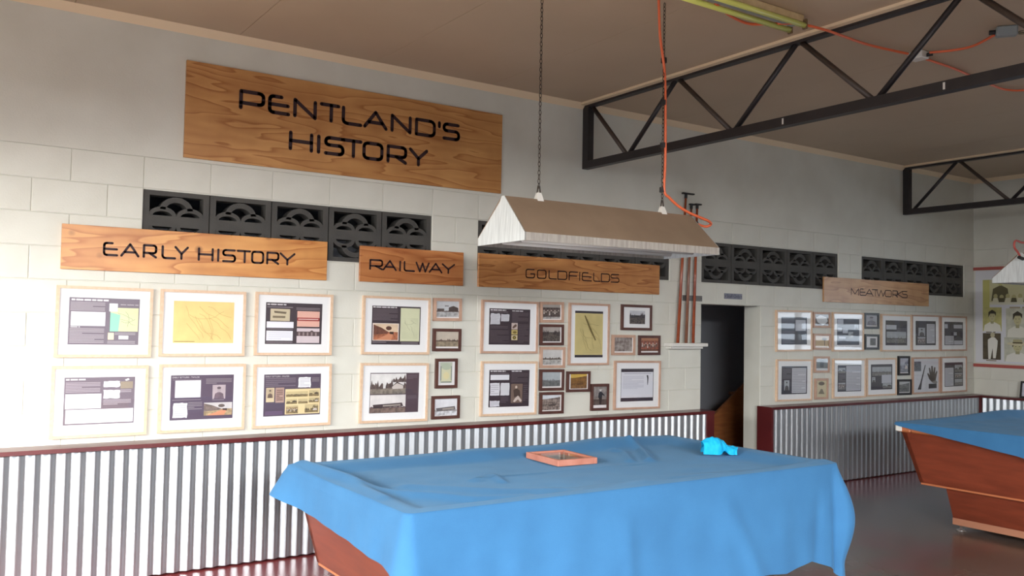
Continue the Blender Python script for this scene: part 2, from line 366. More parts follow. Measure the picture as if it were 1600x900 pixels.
# ------------------------------------------------------------------ corrugated wainscot
ZW, DW = .790, .178
P = .0762
def corr_mesh(n):
    pts = []; fs = []; per = 12; N = n*per+1
    for i in range(N):
        x = i*P/per; y = -.0088*math.cos(2*math.pi*i/per)
        pts += [(x, y, .012), (x, y, ZW-.03)]
    for i in range(N-1): fs.append((2*i, 2*i+2, 2*i+3, 2*i+1))
    o = MB().add(pts, fs).build('t', GALV, smooth=True); me = o.data; bpy.data.objects.remove(o); return me
CM = corr_mesh(10); W10 = P*10
def wains(n, x0, x1, label):
    mb = MB().box(x0, x1, -DW, -.001, ZW-.024, ZW)
    t = struct(mb.build('trim_%d' % n, MAROON)); t['label'] = label
    x = x1-.09
    k = 0
    while x > x0+.05:
        L = min(W10, x-x0); nn = max(1, int(round(L/P)))
        me = CM if nn == 10 else corr_mesh(nn)
        link('corrugated_sheet', me, t, loc=(x-nn*P, -DW+.028-.0012*(k % 2), 0)); x -= nn*P; k += 1
    return t
t = wains(5, XL, 4.798, 'corrugated iron wainscot with maroon timber ledge')
MB().box(4.706, 4.796, -DW+.006, -.001, 0, ZW-.024).build('post', MAROON, t)
t = struct(MB().box(5.56, XR, -DW, -.001, ZW-.024, ZW).build('trim_6', MAROON)); t['label'] = 'corrugated iron wainscot with maroon ledge beyond the doorway'
MB().box(5.56, 5.59, -DW+.004, -.001, 0, ZW-.024).build('post', MAROON, t)
x = 5.595; k = 0
while x < XR-DW-.05:
    nn = min(10, int((XR-DW-x)/P)+1); link('corrugated_sheet', CM if nn == 10 else corr_mesh(nn), t, loc=(x, -DW+.028-.0012*(k % 2), 0)); x += nn*P; k += 1
t = struct(MB().box(XR-DW, XR-.001, -4.5, -DW, ZW-.024, ZW).build('trim_7', MAROON))
for k in range(5):
    o = link('corrugated_sheet', CM, t, loc=(XR-DW+.028, -DW-.01-k*W10, 0)); o.rotation_euler = (0, 0, -math.pi/2)
MB().box(XR-DW-.002, XR-DW+.02, -DW-.004, -DW+.02, 0, ZW-.024).build('corner_post', MAROON, t)

# ------------------------------------------------------------------ signs with routed letters
def arc(cx, cz, r1, r2, a0, a1, n=4): return [(cx+r1*math.cos(math.radians(a0+(a1-a0)*i/n)), cz+r2*math.sin(math.radians(a0+(a1-a0)*i/n))) for i in range(n+1)]
GL = {
 'P': [[(0, 0), (0, 1)]+arc(.8, .8, .2, .2, 90, 0)+arc(.8, .5, .2, .2, 0, -90)+[(0, .3)]],
 'E': [[(.62, 1)]+arc(.2, .8, .2, .2, 90, 180)+arc(.2, .2, .2, .2, 180, 270)+[(1, 0)], [(0, .5), (.97, .5)]],
 'N': [[(0, 0), (0, 1), (1, 0), (1, 1)]], 'T': [[(0, 1), (1, 1)], [(.58, 1), (.58, 0)]],
 'L': [[(0, 1)]+arc(.22, .22, .22, .22, 180, 270)+[(1, 0)]], 'A': [[(0, 0), (.5, 1), (1, 0)], [(.2, .32), (.82, .32)]],
 'D': [[(0, 0), (0, 1)]+arc(.75, .75, .25, .25, 90, 0)+arc(.75, .25, .25, .25, 0, -90)+[(0, 0)]],
 "'": [[(.5, 1), (.5, .74)]],
 'S': [[(.95, 1)]+arc(.2, .78, .2, .22, 90, 180)+arc(.2, .7, .2, .16, 180, 270)+arc(.8, .28, .2, .26, 90, 0)+arc(.8, .22, .2, .22, 0, -90)+[(0, 0)]],
 'H': [[(0, 0), (0, 1)], [(1, 0), (1, 1)], [(0, .5), (1, .5)]], 'I': [[(.5, 0), (.5, 1)]],
 'O': [arc(.22, .78, .22, .22, 180, 90)+arc(.78, .78, .22, .22, 90, 0)+arc(.78, .22, .22, .22, 0, -90)+arc(.22, .22, .22, .22, -90, -180)+[(0, .78)]],
 'R': [[(0, 0), (0, 1)]+arc(.8, .8, .2, .2, 90, 0)+arc(.8, .55, .2, .2, 0, -90)+[(0, .35)], [(.45, .35), (1, 0)]],
 'Y': [[(0, 1), (.5, .42), (1, 1)], [(.5, .42), (.5, 0)]], 'W': [[(0, 1), (.28, 0), (.5, .95), (.72, 0), (1, 1)]],
 'G': [[(.95, 1)]+arc(.22, .78, .22, .22, 90, 180)+arc(.22, .22, .22, .22, 180, 270)+arc(.78, .22, .22, .22, 270, 360)+[(1, .48), (.55, .48)]],
 'F': [[(1, 1)]+arc(.22, .78, .22, .22, 90, 180)+[(0, 0)], [(0, .5), (.9, .5)]],
 'M': [[(0, 0), (0, 1), (.5, .15), (1, 1), (1, 0)]], 'K': [[(0, 0), (0, 1)], [(.95, 1), (.1, .5), (1, 0)]],
}
INK = mat('dark_routed_letter', (46, 24, 30), .6)
def letter(ch, x0, x1, z0, z1, sw, parent, y):
    mb = MB()
    for st_ in GL[ch]:
        pts = [(x0+sw/2+(x1-x0-sw)*a, z0+sw/2+(z1-z0-sw)*b) for a, b in st_]
        for (ax, az), (bx, bz) in zip(pts[:-1], pts[1:]):
            d = Vector((bx-ax, bz-az)); L = d.length
            if L < 1e-6: continue
            n = Vector((-d.y, d.x))/L*sw/2
            mb.add([(ax+n.x, y, az+n.y), (bx+n.x, y, bz+n.y), (bx-n.x, y, bz-n.y), (ax-n.x, y, az-n.y)], [(0, 1, 2, 3)])
        for (ax, az) in pts:
            mb.add([(ax+sw/2*math.cos(q*math.pi/4), y, az+sw/2*math.sin(q*math.pi/4)) for q in range(8)], [tuple(range(8))])
    mb.build('letter', INK, parent)
def sign(quad, label, m, lines, thick=.018):
    ps = [ony(u, v, -thick) for u, v in quad]
    x0 = (ps[0].x+ps[3].x)/2; x1 = (ps[1].x+ps[2].x)/2; z1 = (ps[0].z+ps[1].z)/2; z0 = (ps[2].z+ps[3].z)/2
    t = thing('plywood_sign', label, 'sign', (x0, -.001, z0), group='plywood signs on the wall')
    MB().box(0, x1-x0, -thick, 0, 0, z1-z0).build('board', m, t, bevel=.0012)
    for text, spans, ptop, pbot, sw in lines:
        zt = ony(*ptop, -thick).z-z0; zb = ony(*pbot, -thick).z-z0; vm = (ptop[1]+pbot[1])/2
        for ch, (ua, ub) in zip(text, spans):
            a = ony(ua, vm, -thick).x-x0; b = ony(ub, vm, -thick).x-x0
            if b-a < sw*1.3: c_ = (a+b)/2; a, b = c_-sw*.66, c_+sw*.66
            letter(ch, a, b, zb, zt, sw, t, -thick-.0008)
s1 = lambda l: [(260+a/2.963, 260+b/2.963) for a, b in l]
sign([(291, 93), (785, 180), (783, 303), (288, 245)], 'large plywood sign reading PENTLAND\'S HISTORY high on the wall',
     plywood('plywood_title', (206, 154, 96), (170, 112, 62), (3, 0, 1)),
     [("PENTLAND'S", s1([(336, 458), (470, 575), (588, 698), (710, 806), (813, 910), (913, 1027), (1040, 1138), (1153, 1250), (1258, 1274), (1281, 1363)]), (376.4, 139), (374.5, 170.5), .025),
      ("HISTORY", s1([(566, 680), (697, 713), (730, 826), (812, 908), (908, 1006), (1020, 1116), (1123, 1213)]), (454.7, 204), (452, 234.5), .025)])
sign([(97, 349), (511, 378), (511, 438), (95, 420)], 'long knotty plywood sign reading EARLY HISTORY', plywood('plywood_early', (226, 164, 96), (190, 118, 60), (9, 0, 4), True),
     [("EARLYHISTORY", [(160.3, 184.8), (187.7, 218), (222.7, 245.5), (252, 275.4), (272, 294.9), (308.9, 333.9), (339, 343), (347, 369), (369.6, 392), (392.4, 412.9), (416.1, 436.6), (436.6, 461.6)], (311.5, 386.5), (309, 407.5), .014)])
s5 = lambda l: [(200+a/3.077, 200+b/3.077) for a, b in l]
sign([(562.4, 383.8), (724, 394.5), (724, 446.5), (562.4, 440)], 'short plywood sign reading RAILWAY', plywood('plywood_railway', (204, 138, 84), (168, 98, 54), (1, 0, 7)),
     [("RAILWAY", s5([(1160, 1226), (1224, 1292), (1302, 1314), (1325, 1380), (1382, 1450), (1446, 1512), (1508, 1572)]), (578.6, 404.5), (577, 421.5), .013)])
s6 = lambda l: [(720+a/3.81, 720+b/3.81) for a, b in l]
sign([(747.6, 396), (1030.5, 413.9), (1030.5, 459.8), (748, 448.5)], 'plywood sign with wild grain reading GOLDFIELDS', plywood('plywood_goldfields', (202, 144, 88), (158, 98, 54), (5, 0, 2), sc=1.2),
     [("GOLDFIELDS", s6([(385, 441), (453, 509), (522, 572), (575, 633), (642, 697), (702, 713), (720, 780), (788, 832), (834, 888), (891, 944)]), (822, 419.8), (821, 434.5), .0095)])
s7 = lambda l: [(1080+a/3.636, 1080+b/3.636) for a, b in l]
sign([(1286.8, 432.7), (1451.3, 443.2), (1451.3, 478.6), (1288.2, 471.8)], 'pale plywood sign reading MEATWORKS beyond the doorway', plywood('plywood_meatworks', (208, 162, 114), (182, 132, 88), (7, 0, 5)),
     [("MEATWORKS", s7([(907, 952), (957, 990), (988, 1034), (1026, 1060), (1050, 1105), (1100, 1138), (1143, 1174), (1168, 1202), (1198, 1228)]), (1330.3, 449.8), (1329.7, 461.3), .0095)])
# ------------------------------------------------------------------ framed pictures
D = (60, 48, 56); TX = (138, 128, 134); HW = (214, 210, 212); PAPER = (236, 236, 240)
def col(c, rough=.5):
    c = tuple(int(q) for q in c); return mat('print_%d_%d_%d' % c, c, rough)
def mott(a, b, sc):
    return mat('photo_%d_%d_%d_%d_%d' % (a[0], a[1], b[0], b[1], int(sc)), a, .5, rgb2=b, nscale=sc, detail=5)
class Print:
    def __init__(s, w_, h_, seed=1): s.w, s.h = w_, h_; s.mb = MB(); s.k = 0; s.r = random.Random(seed)
    def poly(s, pts, m):
        s.k += 1; y = -.00004*s.k
        s.mb.add([(p[0]*s.w, y, (1-p[1])*s.h) for p in pts], [tuple(range(len(pts)))], m if not isinstance(m, tuple) else col(m)); return s
    def rect(s, x0, y0, x1, y1, m): return s.poly([(x0, y0), (x1, y0), (x1, y1), (x0, y1)], m)
    def ell(s, cx, cy, rx, ry, m, n=12): return s.poly([(cx+rx*math.cos(2*math.pi*i/n), cy+ry*math.sin(2*math.pi*i/n)) for i in range(n)], m)
    def text(s, x0, y0, x1, y1, rows, c=TX):
        p = (y1-y0)/rows
        for i in range(rows):
            e = x1 if i % 4 != 3 else x0+(x1-x0)*s.r.uniform(.35, .8)
            if i % 4 == 3 and rows > 4: pass
            s.rect(x0, y0+p*(i+.22), e, y0+p*(i+.68), c)
        return s
    def head(s, x0, y0, x1, h=.028, c=HW):
        x = x0
        while x < x1-.01:
            e = min(x1, x+s.r.uniform(.04, .11)); s.rect(x, y0, e, y0+h, c); x = e+.014
        return s
    def note(s, x0, y0, x1, y1, c=PAPER, ink=(190, 188, 196), rows=5):      # torn paper with handwriting
        j = lambda: s.r.uniform(-.008, .008)
        pts = [(x0+(x1-x0)*i/5+j(), y0+j()) for i in range(6)]+[(x1+j(), y0+(y1-y0)*i/4) for i in range(1, 4)]+[(x1-(x1-x0)*i/5+j(), y1+j()) for i in range(6)]+[(x0+j(), y1-(y1-y0)*i/4) for i in range(1, 4)]
        s.poly(pts, c)
        return s.text(x0+.1*(x1-x0), y0+.1*(y1-y0), x1-.1*(x1-x0), y1-.08*(y1-y0), rows, ink) if rows else s
    def scene(s, x0, y0, x1, y1, kind, sky=(214, 208, 202), ground=(150, 136, 120), dark=(64, 54, 50), border=None):
        if border: s.rect(x0, y0, x1, y1, border); bx = (x1-x0)*.03; x0 += bx; x1 -= bx; y0 += bx; y1 -= bx
        W, H = x1-x0, y1-y0; X = lambda a: x0+W*a; Y = lambda b: y0+H*b
        hz = {'land': .58, 'train': .74, 'house': .72, 'street': .62, 'group': .3, 'hill': .28, 'road': .5, 'portrait': 1, 'bush': .35, 'stone': .0}[kind]
        s.rect(x0, y0, x1, y1, mott(sky, tuple(int(q*.93) for q in sky), 14))
        if hz < 1: s.rect(x0, Y(hz), x1, y1, mott(ground, tuple(int(q*.72) for q in ground), 40))
        def trees(a, b, base, h, n=9, c=dark):
            pts = [(X(a), Y(base))]
            for i in range(n*2+1): q = i/(n*2); pts.append((X(a+(b-a)*q), Y(base-h*(.3+.7*s.r.random())*(1 if i % 2 else .55))))
            pts.append((X(b), Y(base))); s.poly(pts, mott(c, tuple(int(q*1.5+12) for q in c), 60))
        if kind == 'land': trees(0, 1, hz+.08, .2, 14)
        elif kind == 'street':
            trees(0, 1, hz+.06, .12, 12); s.poly([(X(.55), Y(.4)), (X(.75), Y(.3)), (X(.97), Y(.42)), (X(.97), Y(.66)), (X(.55), Y(.66))], dark)
            s.rect(X(.05), Y(.48), X(.35), Y(.64), tuple(int(q*1.2) for q in dark)); s.rect(X(.38), Y(.28), X(.55), Y(.33), dark)
        elif kind == 'house':
            trees(0, .35, hz+.03, .5, 6); trees(.42, 1, hz, .5, 8); trees(.62, 1, .42, .42, 6)
            s.poly([(X(.6), Y(.66)), (X(.74), Y(.44)), (X(.92), Y(.6)), (X(.92), Y(.74)), (X(.62), Y(.76))], (206, 196, 190)); s.poly([(X(.58), Y(.66)), (X(.74), Y(.40)), (X(.96), Y(.6)), (X(.74), Y(.47))], dark)
        elif kind == 'train':
            trees(0, 1, hz, .12, 12); s.poly([(X(.08), Y(.55)), (X(.9), Y(.46)), (X(.94), Y(.66)), (X(.1), Y(.74))], dark); s.poly([(X(.36), Y(.58)), (X(.86), Y(.54)), (X(.86), Y(.62)), (X(.36), Y(.66))], (168, 158, 150))
            for i in range(6): s.ell(X(.12+.04*i), Y(.73), .012, .014, (40, 34, 34), 8)
        elif kind == 'group':
            s.rect(x0, Y(.2), x1, Y(.86), mott(dark, tuple(int(q*2.2) for q in dark), 70))
            for i in range(9): s.ell(X(.1+.1*i), Y(.42+.1*(i % 2)), W*.035, H*.055, (196, 184, 172), 8); s.poly([(X(.06+.1*i), Y(.66+.1*(i % 2))), (X(.14+.1*i), Y(.66+.1*(i % 2))), (X(.12+.1*i), Y(.47+.1*(i % 2))), (X(.08+.1*i), Y(.47+.1*(i % 2)))], (92, 82, 78) if i % 3 else (206, 198, 190))
        elif kind == 'hill':
            s.poly([(X(0), Y(.36)), (X(.35), Y(.26)), (X(.7), Y(.2)), (X(1), Y(.14)), (X(1), Y(1)), (X(0), Y(1))], mott(ground, dark, 55)); s.poly([(X(.35), Y(.66)), (X(.6), Y(.58)), (X(.85), Y(.6)), (X(.7), Y(.74)), (X(.4), Y(.76))], dark)
        elif kind == 'road':
            s.poly([(X(0), Y(.05)), (X(.3), Y(.22)), (X(.62), Y(.5)), (X(.55), Y(.6)), (X(0), Y(.68))], mott(dark, tuple(int(q*1.4) for q in dark), 40)); s.ell(X(.62), Y(.26), W*.12, H*.13, dark); s.rect(X(.66), Y(.48), X(.82), Y(.66), (58, 34, 26)); s.poly([(X(.1), Y(1)), (X(.62), Y(.6)), (X(.8), Y(.64)), (X(.72), Y(1))], (206, 140, 104))
        elif kind == 'portrait':
            s.poly([(X(.12), Y(1)), (X(.2), Y(.62)), (X(.42), Y(.52)), (X(.6), Y(.52)), (X(.82), Y(.64)), (X(.9), Y(1))], mott(dark, tuple(int(q*1.3) for q in dark), 40)); s.ell(X(.5), Y(.36), W*.15, H*.17, tuple(int(q*.9) for q in sky)); s.ell(X(.5), Y(.22), W*.16, H*.09, dark)
        elif kind == 'bush':
            s.rect(x0, Y(.5), x1, y1, mott(dark, (110, 100, 94), 60)); trees(0, .35, .55, .5, 7); trees(.6, 1, .55, .5, 7)
        elif kind == 'stone': s.rect(x0, y0, x1, y1, mott(ground, dark, 30))
        return s
    def map(s, x0, y0, x1, y1, c, ink, n=7, water=None):
        s.rect(x0, y0, x1, y1, mott(c, tuple(int(q*.95) for q in c), 9))
        if water: s.poly([(x0, y0+.2*(y1-y0)), (x0+.35*(x1-x0), y0+.3*(y1-y0)), (x0+.3*(x1-x0), y1), (x0, y1)], water)
        for i in range(n):
            x = x0+(x1-x0)*s.r.uniform(.15, .6); y = y0+(y1-y0)*s.r.uniform(.1, .6); a = s.r.uniform(.2, 1.4)
            for q in range(7):
                L = (x1-x0)*.09; a += s.r.uniform(-.5, .5); nx, ny = x+L*math.cos(a), y+L*math.sin(a)*(s.w/s.h)
                if not (x0+.02 < nx < x1-.02 and y0+.02 < ny < y1-.02): break
                t_ = .003; px, py = -math.sin(a)*t_, math.cos(a)*t_*s.w/s.h
                s.poly([(x-px, y-py), (nx-px, ny-py), (nx+px, ny+py), (x+px, y+py)], ink); x, y = nx, ny
        return s
FR = {'oak': OAK, 'pink': OAKP, 'dark': WALNUT, 'black': BLACKF}
def framed(quad, kind, label, content, pr=None, group='framed display panels', fw=None, depth=.022, seed=1, name='framed_picture', cat='picture'):
    """quad: pixel corners tl,tr,br,bl of the frame; pr: picture rectangle inside the outer frame (u0,v0,u1,v1)"""
    ps = [ony(u, v, -depth*.7) for u, v in quad]
    x0 = (ps[0].x+ps[3].x)/2; x1 = (ps[1].x+ps[2].x)/2; z1 = (ps[0].z+ps[1].z)/2; z0 = (ps[2].z+ps[3].z)/2
    tilt = math.atan2(((ps[1].z-ps[0].z)+(ps[2].z-ps[3].z))/2, x1-x0)
    W, H = x1-x0, z1-z0; fw = fw or (.017 if W > .35 else .022)
    t = thing(name, label, cat, (x0, -.0005, z0), group=group); t.rotation_euler = (0, -max(-.012, min(.012, tilt)), 0)
    mb = MB(); o = [(0, 0), (W, 0), (W, H), (0, H)]; i_ = [(fw, fw), (W-fw, fw), (W-fw, H-fw), (fw, H-fw)]
    for k in range(4):
        a, b = k, (k+1) % 4
        mb.hexa([(o[a][0], 0, o[a][1]), (o[b][0], 0, o[b][1]), (i_[b][0], 0, i_[b][1]), (i_[a][0], 0, i_[a][1]), (o[a][0], -depth, o[a][1]), (o[b][0], -depth, o[b][1]), (i_[b][0], -depth, i_[b][1]), (i_[a][0], -depth, i_[a][1])])
    mb.build('frame', FR[kind], t)
    yb = -depth+.009
    MB().box(fw*.9, W-fw*.9, yb, yb+.004, fw*.9, H-fw*.9).build('mat_board', MATB, t)
    u0, v0, u1, v1 = pr or (fw/W, fw/H, 1-fw/W, 1-fw/H)
    p = Print((u1-u0)*W, (v1-v0)*H, seed); content(p)
    p.mb.build('print', None, t, loc=(u0*W, yb-.0004, (1-v1)*H))
    MB().add([(fw, yb-.005, fw), (W-fw, yb-.005, fw), (W-fw, yb-.005, H-fw), (fw, yb-.005, H-fw)], [(0, 1, 2, 3)]).build('glass', GLASS, t)
    return t
def heading(p_obj, txt, x, z, size):
    cu = bpy.data.curves.new('heading', 'FONT'); cu.body = txt; cu.size = size
    o = bpy.data.objects.new('heading', cu); C.objects.link(o); dg = bpy.context.evaluated_depsgraph_get()
    me = bpy.data.meshes.new_from_object(o.evaluated_get(dg)); bpy.data.objects.remove(o)
    me.materials.clear(); me.materials.append(col(HW))
    q = link('heading', me, p_obj, loc=(x, -.0045, z)); q.rotation_euler = (math.pi/2, 0, 0); return q
PR = (.13, .16, .86, .82)
def c_f1(p):
    p.rect(0, 0, 1, 1, (118, 104, 114)); T = (178, 168, 172)  # dark panel and its text painted paler, as washed out by strong daylight
    p.head(.03, .03, .55, .035, (240, 236, 238)).text(.02, .09, .5, .28, 7, T).rect(.03, .30, .51, .60, PAPER).head(.03, .615, .16, .02).text(.02, .65, .5, .97, 10, T)
    p.map(.58, .20, .985, .71, (226, 232, 176), (150, 160, 120), 4, (150, 226, 186)); p.rect(.56, .11, .68, .28, (248, 250, 255)); p.head(.72, .12, .98, .02, T)
    p.rect(.555, .74, .64, .89, (238, 220, 186)).rect(.71, .80, .85, .88, PAPER).text(.65, .73, .95, .79, 2, T).text(.55, .91, .95, .98, 2, T)
def c_f2(p): p.map(0, 0, 1, 1, (250, 214, 140), (196, 166, 104), 10); p.text(.02, .95, .35, .98, 1, (150, 120, 70))
def c_f3(p):
    p.rect(0, 0, 1, 1, D).head(.02, .03, .35, .03).text(.02, .09, .47, .13, 1).rect(.08, .15, .42, .44, (204, 190, 160)).poly([(.14, .2), (.36, .22), (.35, .27), (.15, .25)], (110, 96, 76)).rect(.12, .32, .34, .37, (120, 106, 84))
    p.rect(.02, .46, .49, .61, (236, 236, 244)).text(.02, .625, .48, .655, 1).rect(.02, .68, .48, .92, (236, 236, 244)).text(.05, .71, .45, .9, 4, (216, 216, 226)).text(.02, .94, .48, .98, 1)
    p.text(.53, .1, .96, .17, 2).rect(.55, .19, .955, .57, (226, 176, 160)).rect(.55, .35, .955, .43, (158, 48, 44)).text(.57, .37, .93, .41, 1, (232, 214, 208))
    p.rect(.55, .61, .96, .97, (214, 200, 204)).rect(.55, .69, .96, .80, (88, 70, 72)).ell(.82, .72, .04, .06, (88, 70, 72))
    for i in range(5): p.rect(.58+.075*i, .71, .61+.075*i, .79, (150, 132, 132))
def c_f4(p):
    p.rect(0, 0, 1, 1, (112, 96, 106)); T = (172, 160, 166)  # overexposure put into the colour: dark panel and text lifted to grey
    p.head(.02, .03, .3, .03).text(.02, .1, .5, .32, 7, T).rect(.02, .35, .52, .66, PAPER).rect(.03, .68, .985, .97, (240, 240, 243)).note(.55, .09, .78, .22, rows=0).note(.55, .28, .78, .46, rows=0)
    p.rect(.79, .1, .97, .25, (150, 134, 112)).text(.79, .27, .95, .34, 2, T).text(.55, .48, .95, .6, 4, T).poly([(.85, .06), (.9, .03), (.92, .06), (.87, .09)], (230, 226, 226))
def c_f5(p):
    p.rect(0, 0, 1, 1, (84, 68, 88)).rect(.07, .12, .47, .5, PAPER).text(.03, .095, .48, .115, 1).text(.55, .08, .97, .21, 4).scene(.66, .23, .87, .55, 'portrait', (186, 170, 176), (120, 108, 110), (92, 76, 86)).text(.66, .56, .85, .59, 1)
    p.text(.03, .54, .48, .57, 1).note(.05, .62, .27, .95, rows=6).text(.28, .6, .5, .78, 5).scene(.53, .63, .985, .92, 'road', (206, 200, 200), (196, 170, 130), (98, 84, 78))
def c_f6(p):
    p.rect(0, 0, 1, 1, (84, 70, 88)).text(.03, .08, .55, .3, 5, (124, 112, 124)).note(.6, .08, .82, .33, rows=6).text(.84, .09, .97, .2, 3)
    p.rect(.04, .32, .18, .66, (214, 196, 160)).scene(.05, .34, .165, .56, 'portrait', (196, 176, 146), (120, 104, 84), (88, 72, 62)).rect(.2, .32, .35, .68, (176, 146, 134)).text(.22, .36, .33, .64, 6, (110, 82, 78)).text(.03, .88, .33, .97, 3, (120, 96, 130))
    p.rect(.37, .36, .99, .97, (228, 208, 160))
    for x0, y0, x1, y1, k in ((.385, .42, .77, .55, 'land'), (.79, .4, .97, .55, 'street'), (.39, .6, .58, .72, 'street'), (.6, .6, .77, .72, 'land'), (.79, .58, .97, .7, 'house'), (.39, .76, .6, .95, 'group'), (.72, .74, .96, .94, 'house')):
        p.scene(x0, y0, x1, y1, k, (206, 188, 142), (150, 130, 88), (84, 72, 52))
f1 = framed([(87.9, 445.1), (239.5, 450.7), (234.8, 558.3), (84, 557.8)], 'oak', 'oak frame with light-washed dark text panel and pale green and yellow map', c_f1, PR)
f2 = framed([(250.7, 451.3), (384.4, 456), (381.6, 556.3), (249, 556.6)], 'oak', 'oak frame holding a plain orange-yellow old map', c_f2, (.15, .17, .86, .8))
f3 = framed([(399.4, 455.4), (520.3, 460.3), (517.5, 554.8), (397.1, 554.8)], 'oak', 'oak frame with dark panel and two reddish building photos', c_f3, PR)
f4 = framed([(80.6, 572.4), (231.7, 570.6), (228.6, 679), (76.5, 686.3)], 'oak', 'oak frame with light-washed dark panel and large blank white boxes', c_f4, PR)
f5 = framed([(248.4, 569.4), (384, 568.4), (380.6, 670.6), (246.6, 677.2)], 'oak', 'oak frame with purple panel headed EARLY SETTLERS - TAYLOR and a portrait photo', c_f5, PR)
f6 = framed([(397.1, 569.4), (518.8, 568.4), (515.3, 663.5), (394.1, 670.3)], 'oak', 'oak frame with dark panel and a cream sheet of small photos', c_f6, PR)
for f_, tx_ in ((f5, 'EARLY SETTLERS - TAYLOR'), (f6, 'EARLY SETTLERS - PALMER')):
    q = [c for c in f_.children if c.name.startswith('print')][0]; zz = max(v.co.z for v in q.data.vertices)
    heading(q, tx_, .008, zz-.018, .0135)
def c_r1(p):
    p.rect(0, 0, 1, 1, D).head(.02, .02, .5, .03).text(.02, .08, .52, .38, 9, (112, 100, 106)).scene(.02, .45, .55, .9, 'road', (226, 200, 170), (196, 120, 84), (92, 56, 44), border=(236, 224, 216)).text(.02, .92, .3, .96, 1).rect(.58, .04, .98, .91, (214, 216, 182)).map(.6, .3, .95, .85, (214, 216, 182), (170, 174, 140), 4).text(.6, .93, .96, .99, 2)
def c_r2(p):
    p.rect(0, 0, 1, 1, (84, 66, 74)).scene(.01, .02, .73, .53, 'house', (236, 234, 232), (150, 138, 126), (66, 54, 52)).scene(.01, .55, .73, .99, 'train', (232, 226, 224), (140, 118, 108), (72, 56, 58)).text(.76, .05, .96, .16, 4, (112, 96, 104)).text(.76, .57, .96, .66, 3, (112, 96, 104))
framed([(568.3, 460.8), (672.8, 465.9), (669.7, 553.3), (563.4, 553.6)], 'oak', 'oak frame with a brown hillside photo beside a pale green map', c_r1, (.135, .165, .855, .83))
framed([(563.4, 566.5), (669.5, 566.8), (666.5, 657.2), (560.5, 660.8)], 'oak', 'oak frame with two old photos of a gabled house and a long train', c_r2, (.14, .165, .86, .84))
SM = 'small framed photographs'
def ph(kind, sky, ground, dark, foot=.07, side=0., border=(236, 232, 230)):
    def c(p): p.rect(0, 0, 1, 1, border).scene(0 if not side else .0, 0, 1-side, 1-foot, kind, sky, ground, dark)
    return c
framed([(678.3, 465.9), (722.3, 466.5), (720.5, 502.3), (677, 501.3)], 'pink', 'small pale frame with a photo of a wide street, top of the railway column', ph('street', (206, 208, 210), (196, 196, 196), (78, 66, 62)), group=SM, depth=.02, seed=3)
framed([(677, 512.9), (720.5, 513.8), (719.8, 548.7), (676, 548.7)], 'dark', 'small dark frame with a brown photo of riders on a plain beside the railway panels', ph('land', (204, 192, 176), (168, 152, 128), (76, 62, 54), .1), group=SM, depth=.02, seed=4)
def c_s3(p): p.rect(0, 0, 1, 1, (232, 230, 230)).rect(.13, .03, .85, .9, (190, 196, 178)).rect(.17, .2, .82, .84, (212, 210, 178)).ell(.5, .22, .3, .14, (182, 192, 170)).rect(.15, .2, .21, .8, (140, 146, 140)).rect(.77, .2, .83, .8, (140, 146, 140)).ell(.5, .6, .18, .16, (222, 212, 166)).rect(.2, .85, .8, .89, (120, 124, 116))
framed([(680.6, 560.4), (714.8, 559.9), (714.2, 606.1), (680, 606.8)], 'dark', 'small upright dark frame with a pale green ornamental certificate', c_s3, group=SM, depth=.02)
framed([(675, 619.3), (718.7, 617.4), (717.6, 653.4), (674.2, 655.3)], 'dark', 'small dark frame with a pale photo of a locomotive just above the ledge', ph('train', (232, 232, 236), (236, 236, 240), (110, 104, 104), .02), group=SM, depth=.02, seed=6)
def c_g1(p):
    p.rect(0, 0, 1, 1, D).head(.03, .03, .4, .03).text(.03, .08, .45, .11, 1).head(.55, .04, .82, .025).text(.55, .09, .96, .38, 8, (100, 88, 94)).note(.03, .14, .26, .44, (206, 206, 212), rows=6).note(.28, .15, .48, .35, (200, 200, 206), rows=5).text(.03, .48, .45, .56, 2, (96, 84, 90)).text(.03, .6, .48, .95, 9, (92, 80, 86))
    p.rect(.54, .39, .69, .57, (196, 180, 174)).poly([(.56, .51), (.63, .42), (.67, .44), (.66, .49), (.58, .55)], (100, 76, 68)).rect(.54, .585, .69, .71, (196, 176, 110)).ell(.62, .65, .05, .035, (122, 104, 54)).rect(.54, .73, .69, .87, (206, 190, 150)).ell(.615, .8, .045, .05, (86, 74, 36)).ell(.615, .8, .02, .022, (160, 140, 60)).text(.71, .42, .96, .95, 12, (96, 84, 90))
def c_g2(p):
    p.rect(0, 0, 1, 1, D).head(.03, .02, .4, .03).text(.03, .08, .48, .11, 1).head(.55, .02, .8, .03).text(.54, .08, .96, .34, 7, (96, 84, 90)).rect(.03, .13, .49, .27, (226, 226, 232)).note(.03, .35, .26, .69, (220, 220, 226), rows=5).note(.28, .35, .5, .69, (214, 214, 218), rows=0).note(.03, .83, .26, .98, (216, 216, 224), rows=4).text(.29, .72, .48, .9, 4, (92, 80, 88))
    p.rect(.54, .38, .83, .9, (120, 100, 90)).ell(.67, .47, .028, .04, (206, 190, 176)).poly([(.6, .55), (.68, .5), (.76, .56), (.78, .72), (.62, .74)], (78, 62, 56)).poly([(.64, .78), (.72, .7), (.82, .84), (.78, .88), (.72, .8), (.64, .88), (.6, .86)], (206, 192, 184)).text(.85, .4, .97, .86, 8, (92, 80, 88))
framed([(753.4, 467.6), (841.5, 471.6), (839, 551.9), (751, 551.9)], 'pink', 'oak frame with dark panel, two notes and three gold nugget pictures', c_g1, (.13, .155, .855, .835))
framed([(752.3, 563.8), (839.2, 564.1), (837.4, 647.4), (749.6, 649.7)], 'oak', 'oak frame with dark panel, white papers and a seated miner photo', c_g2, (.14, .16, .86, .84))
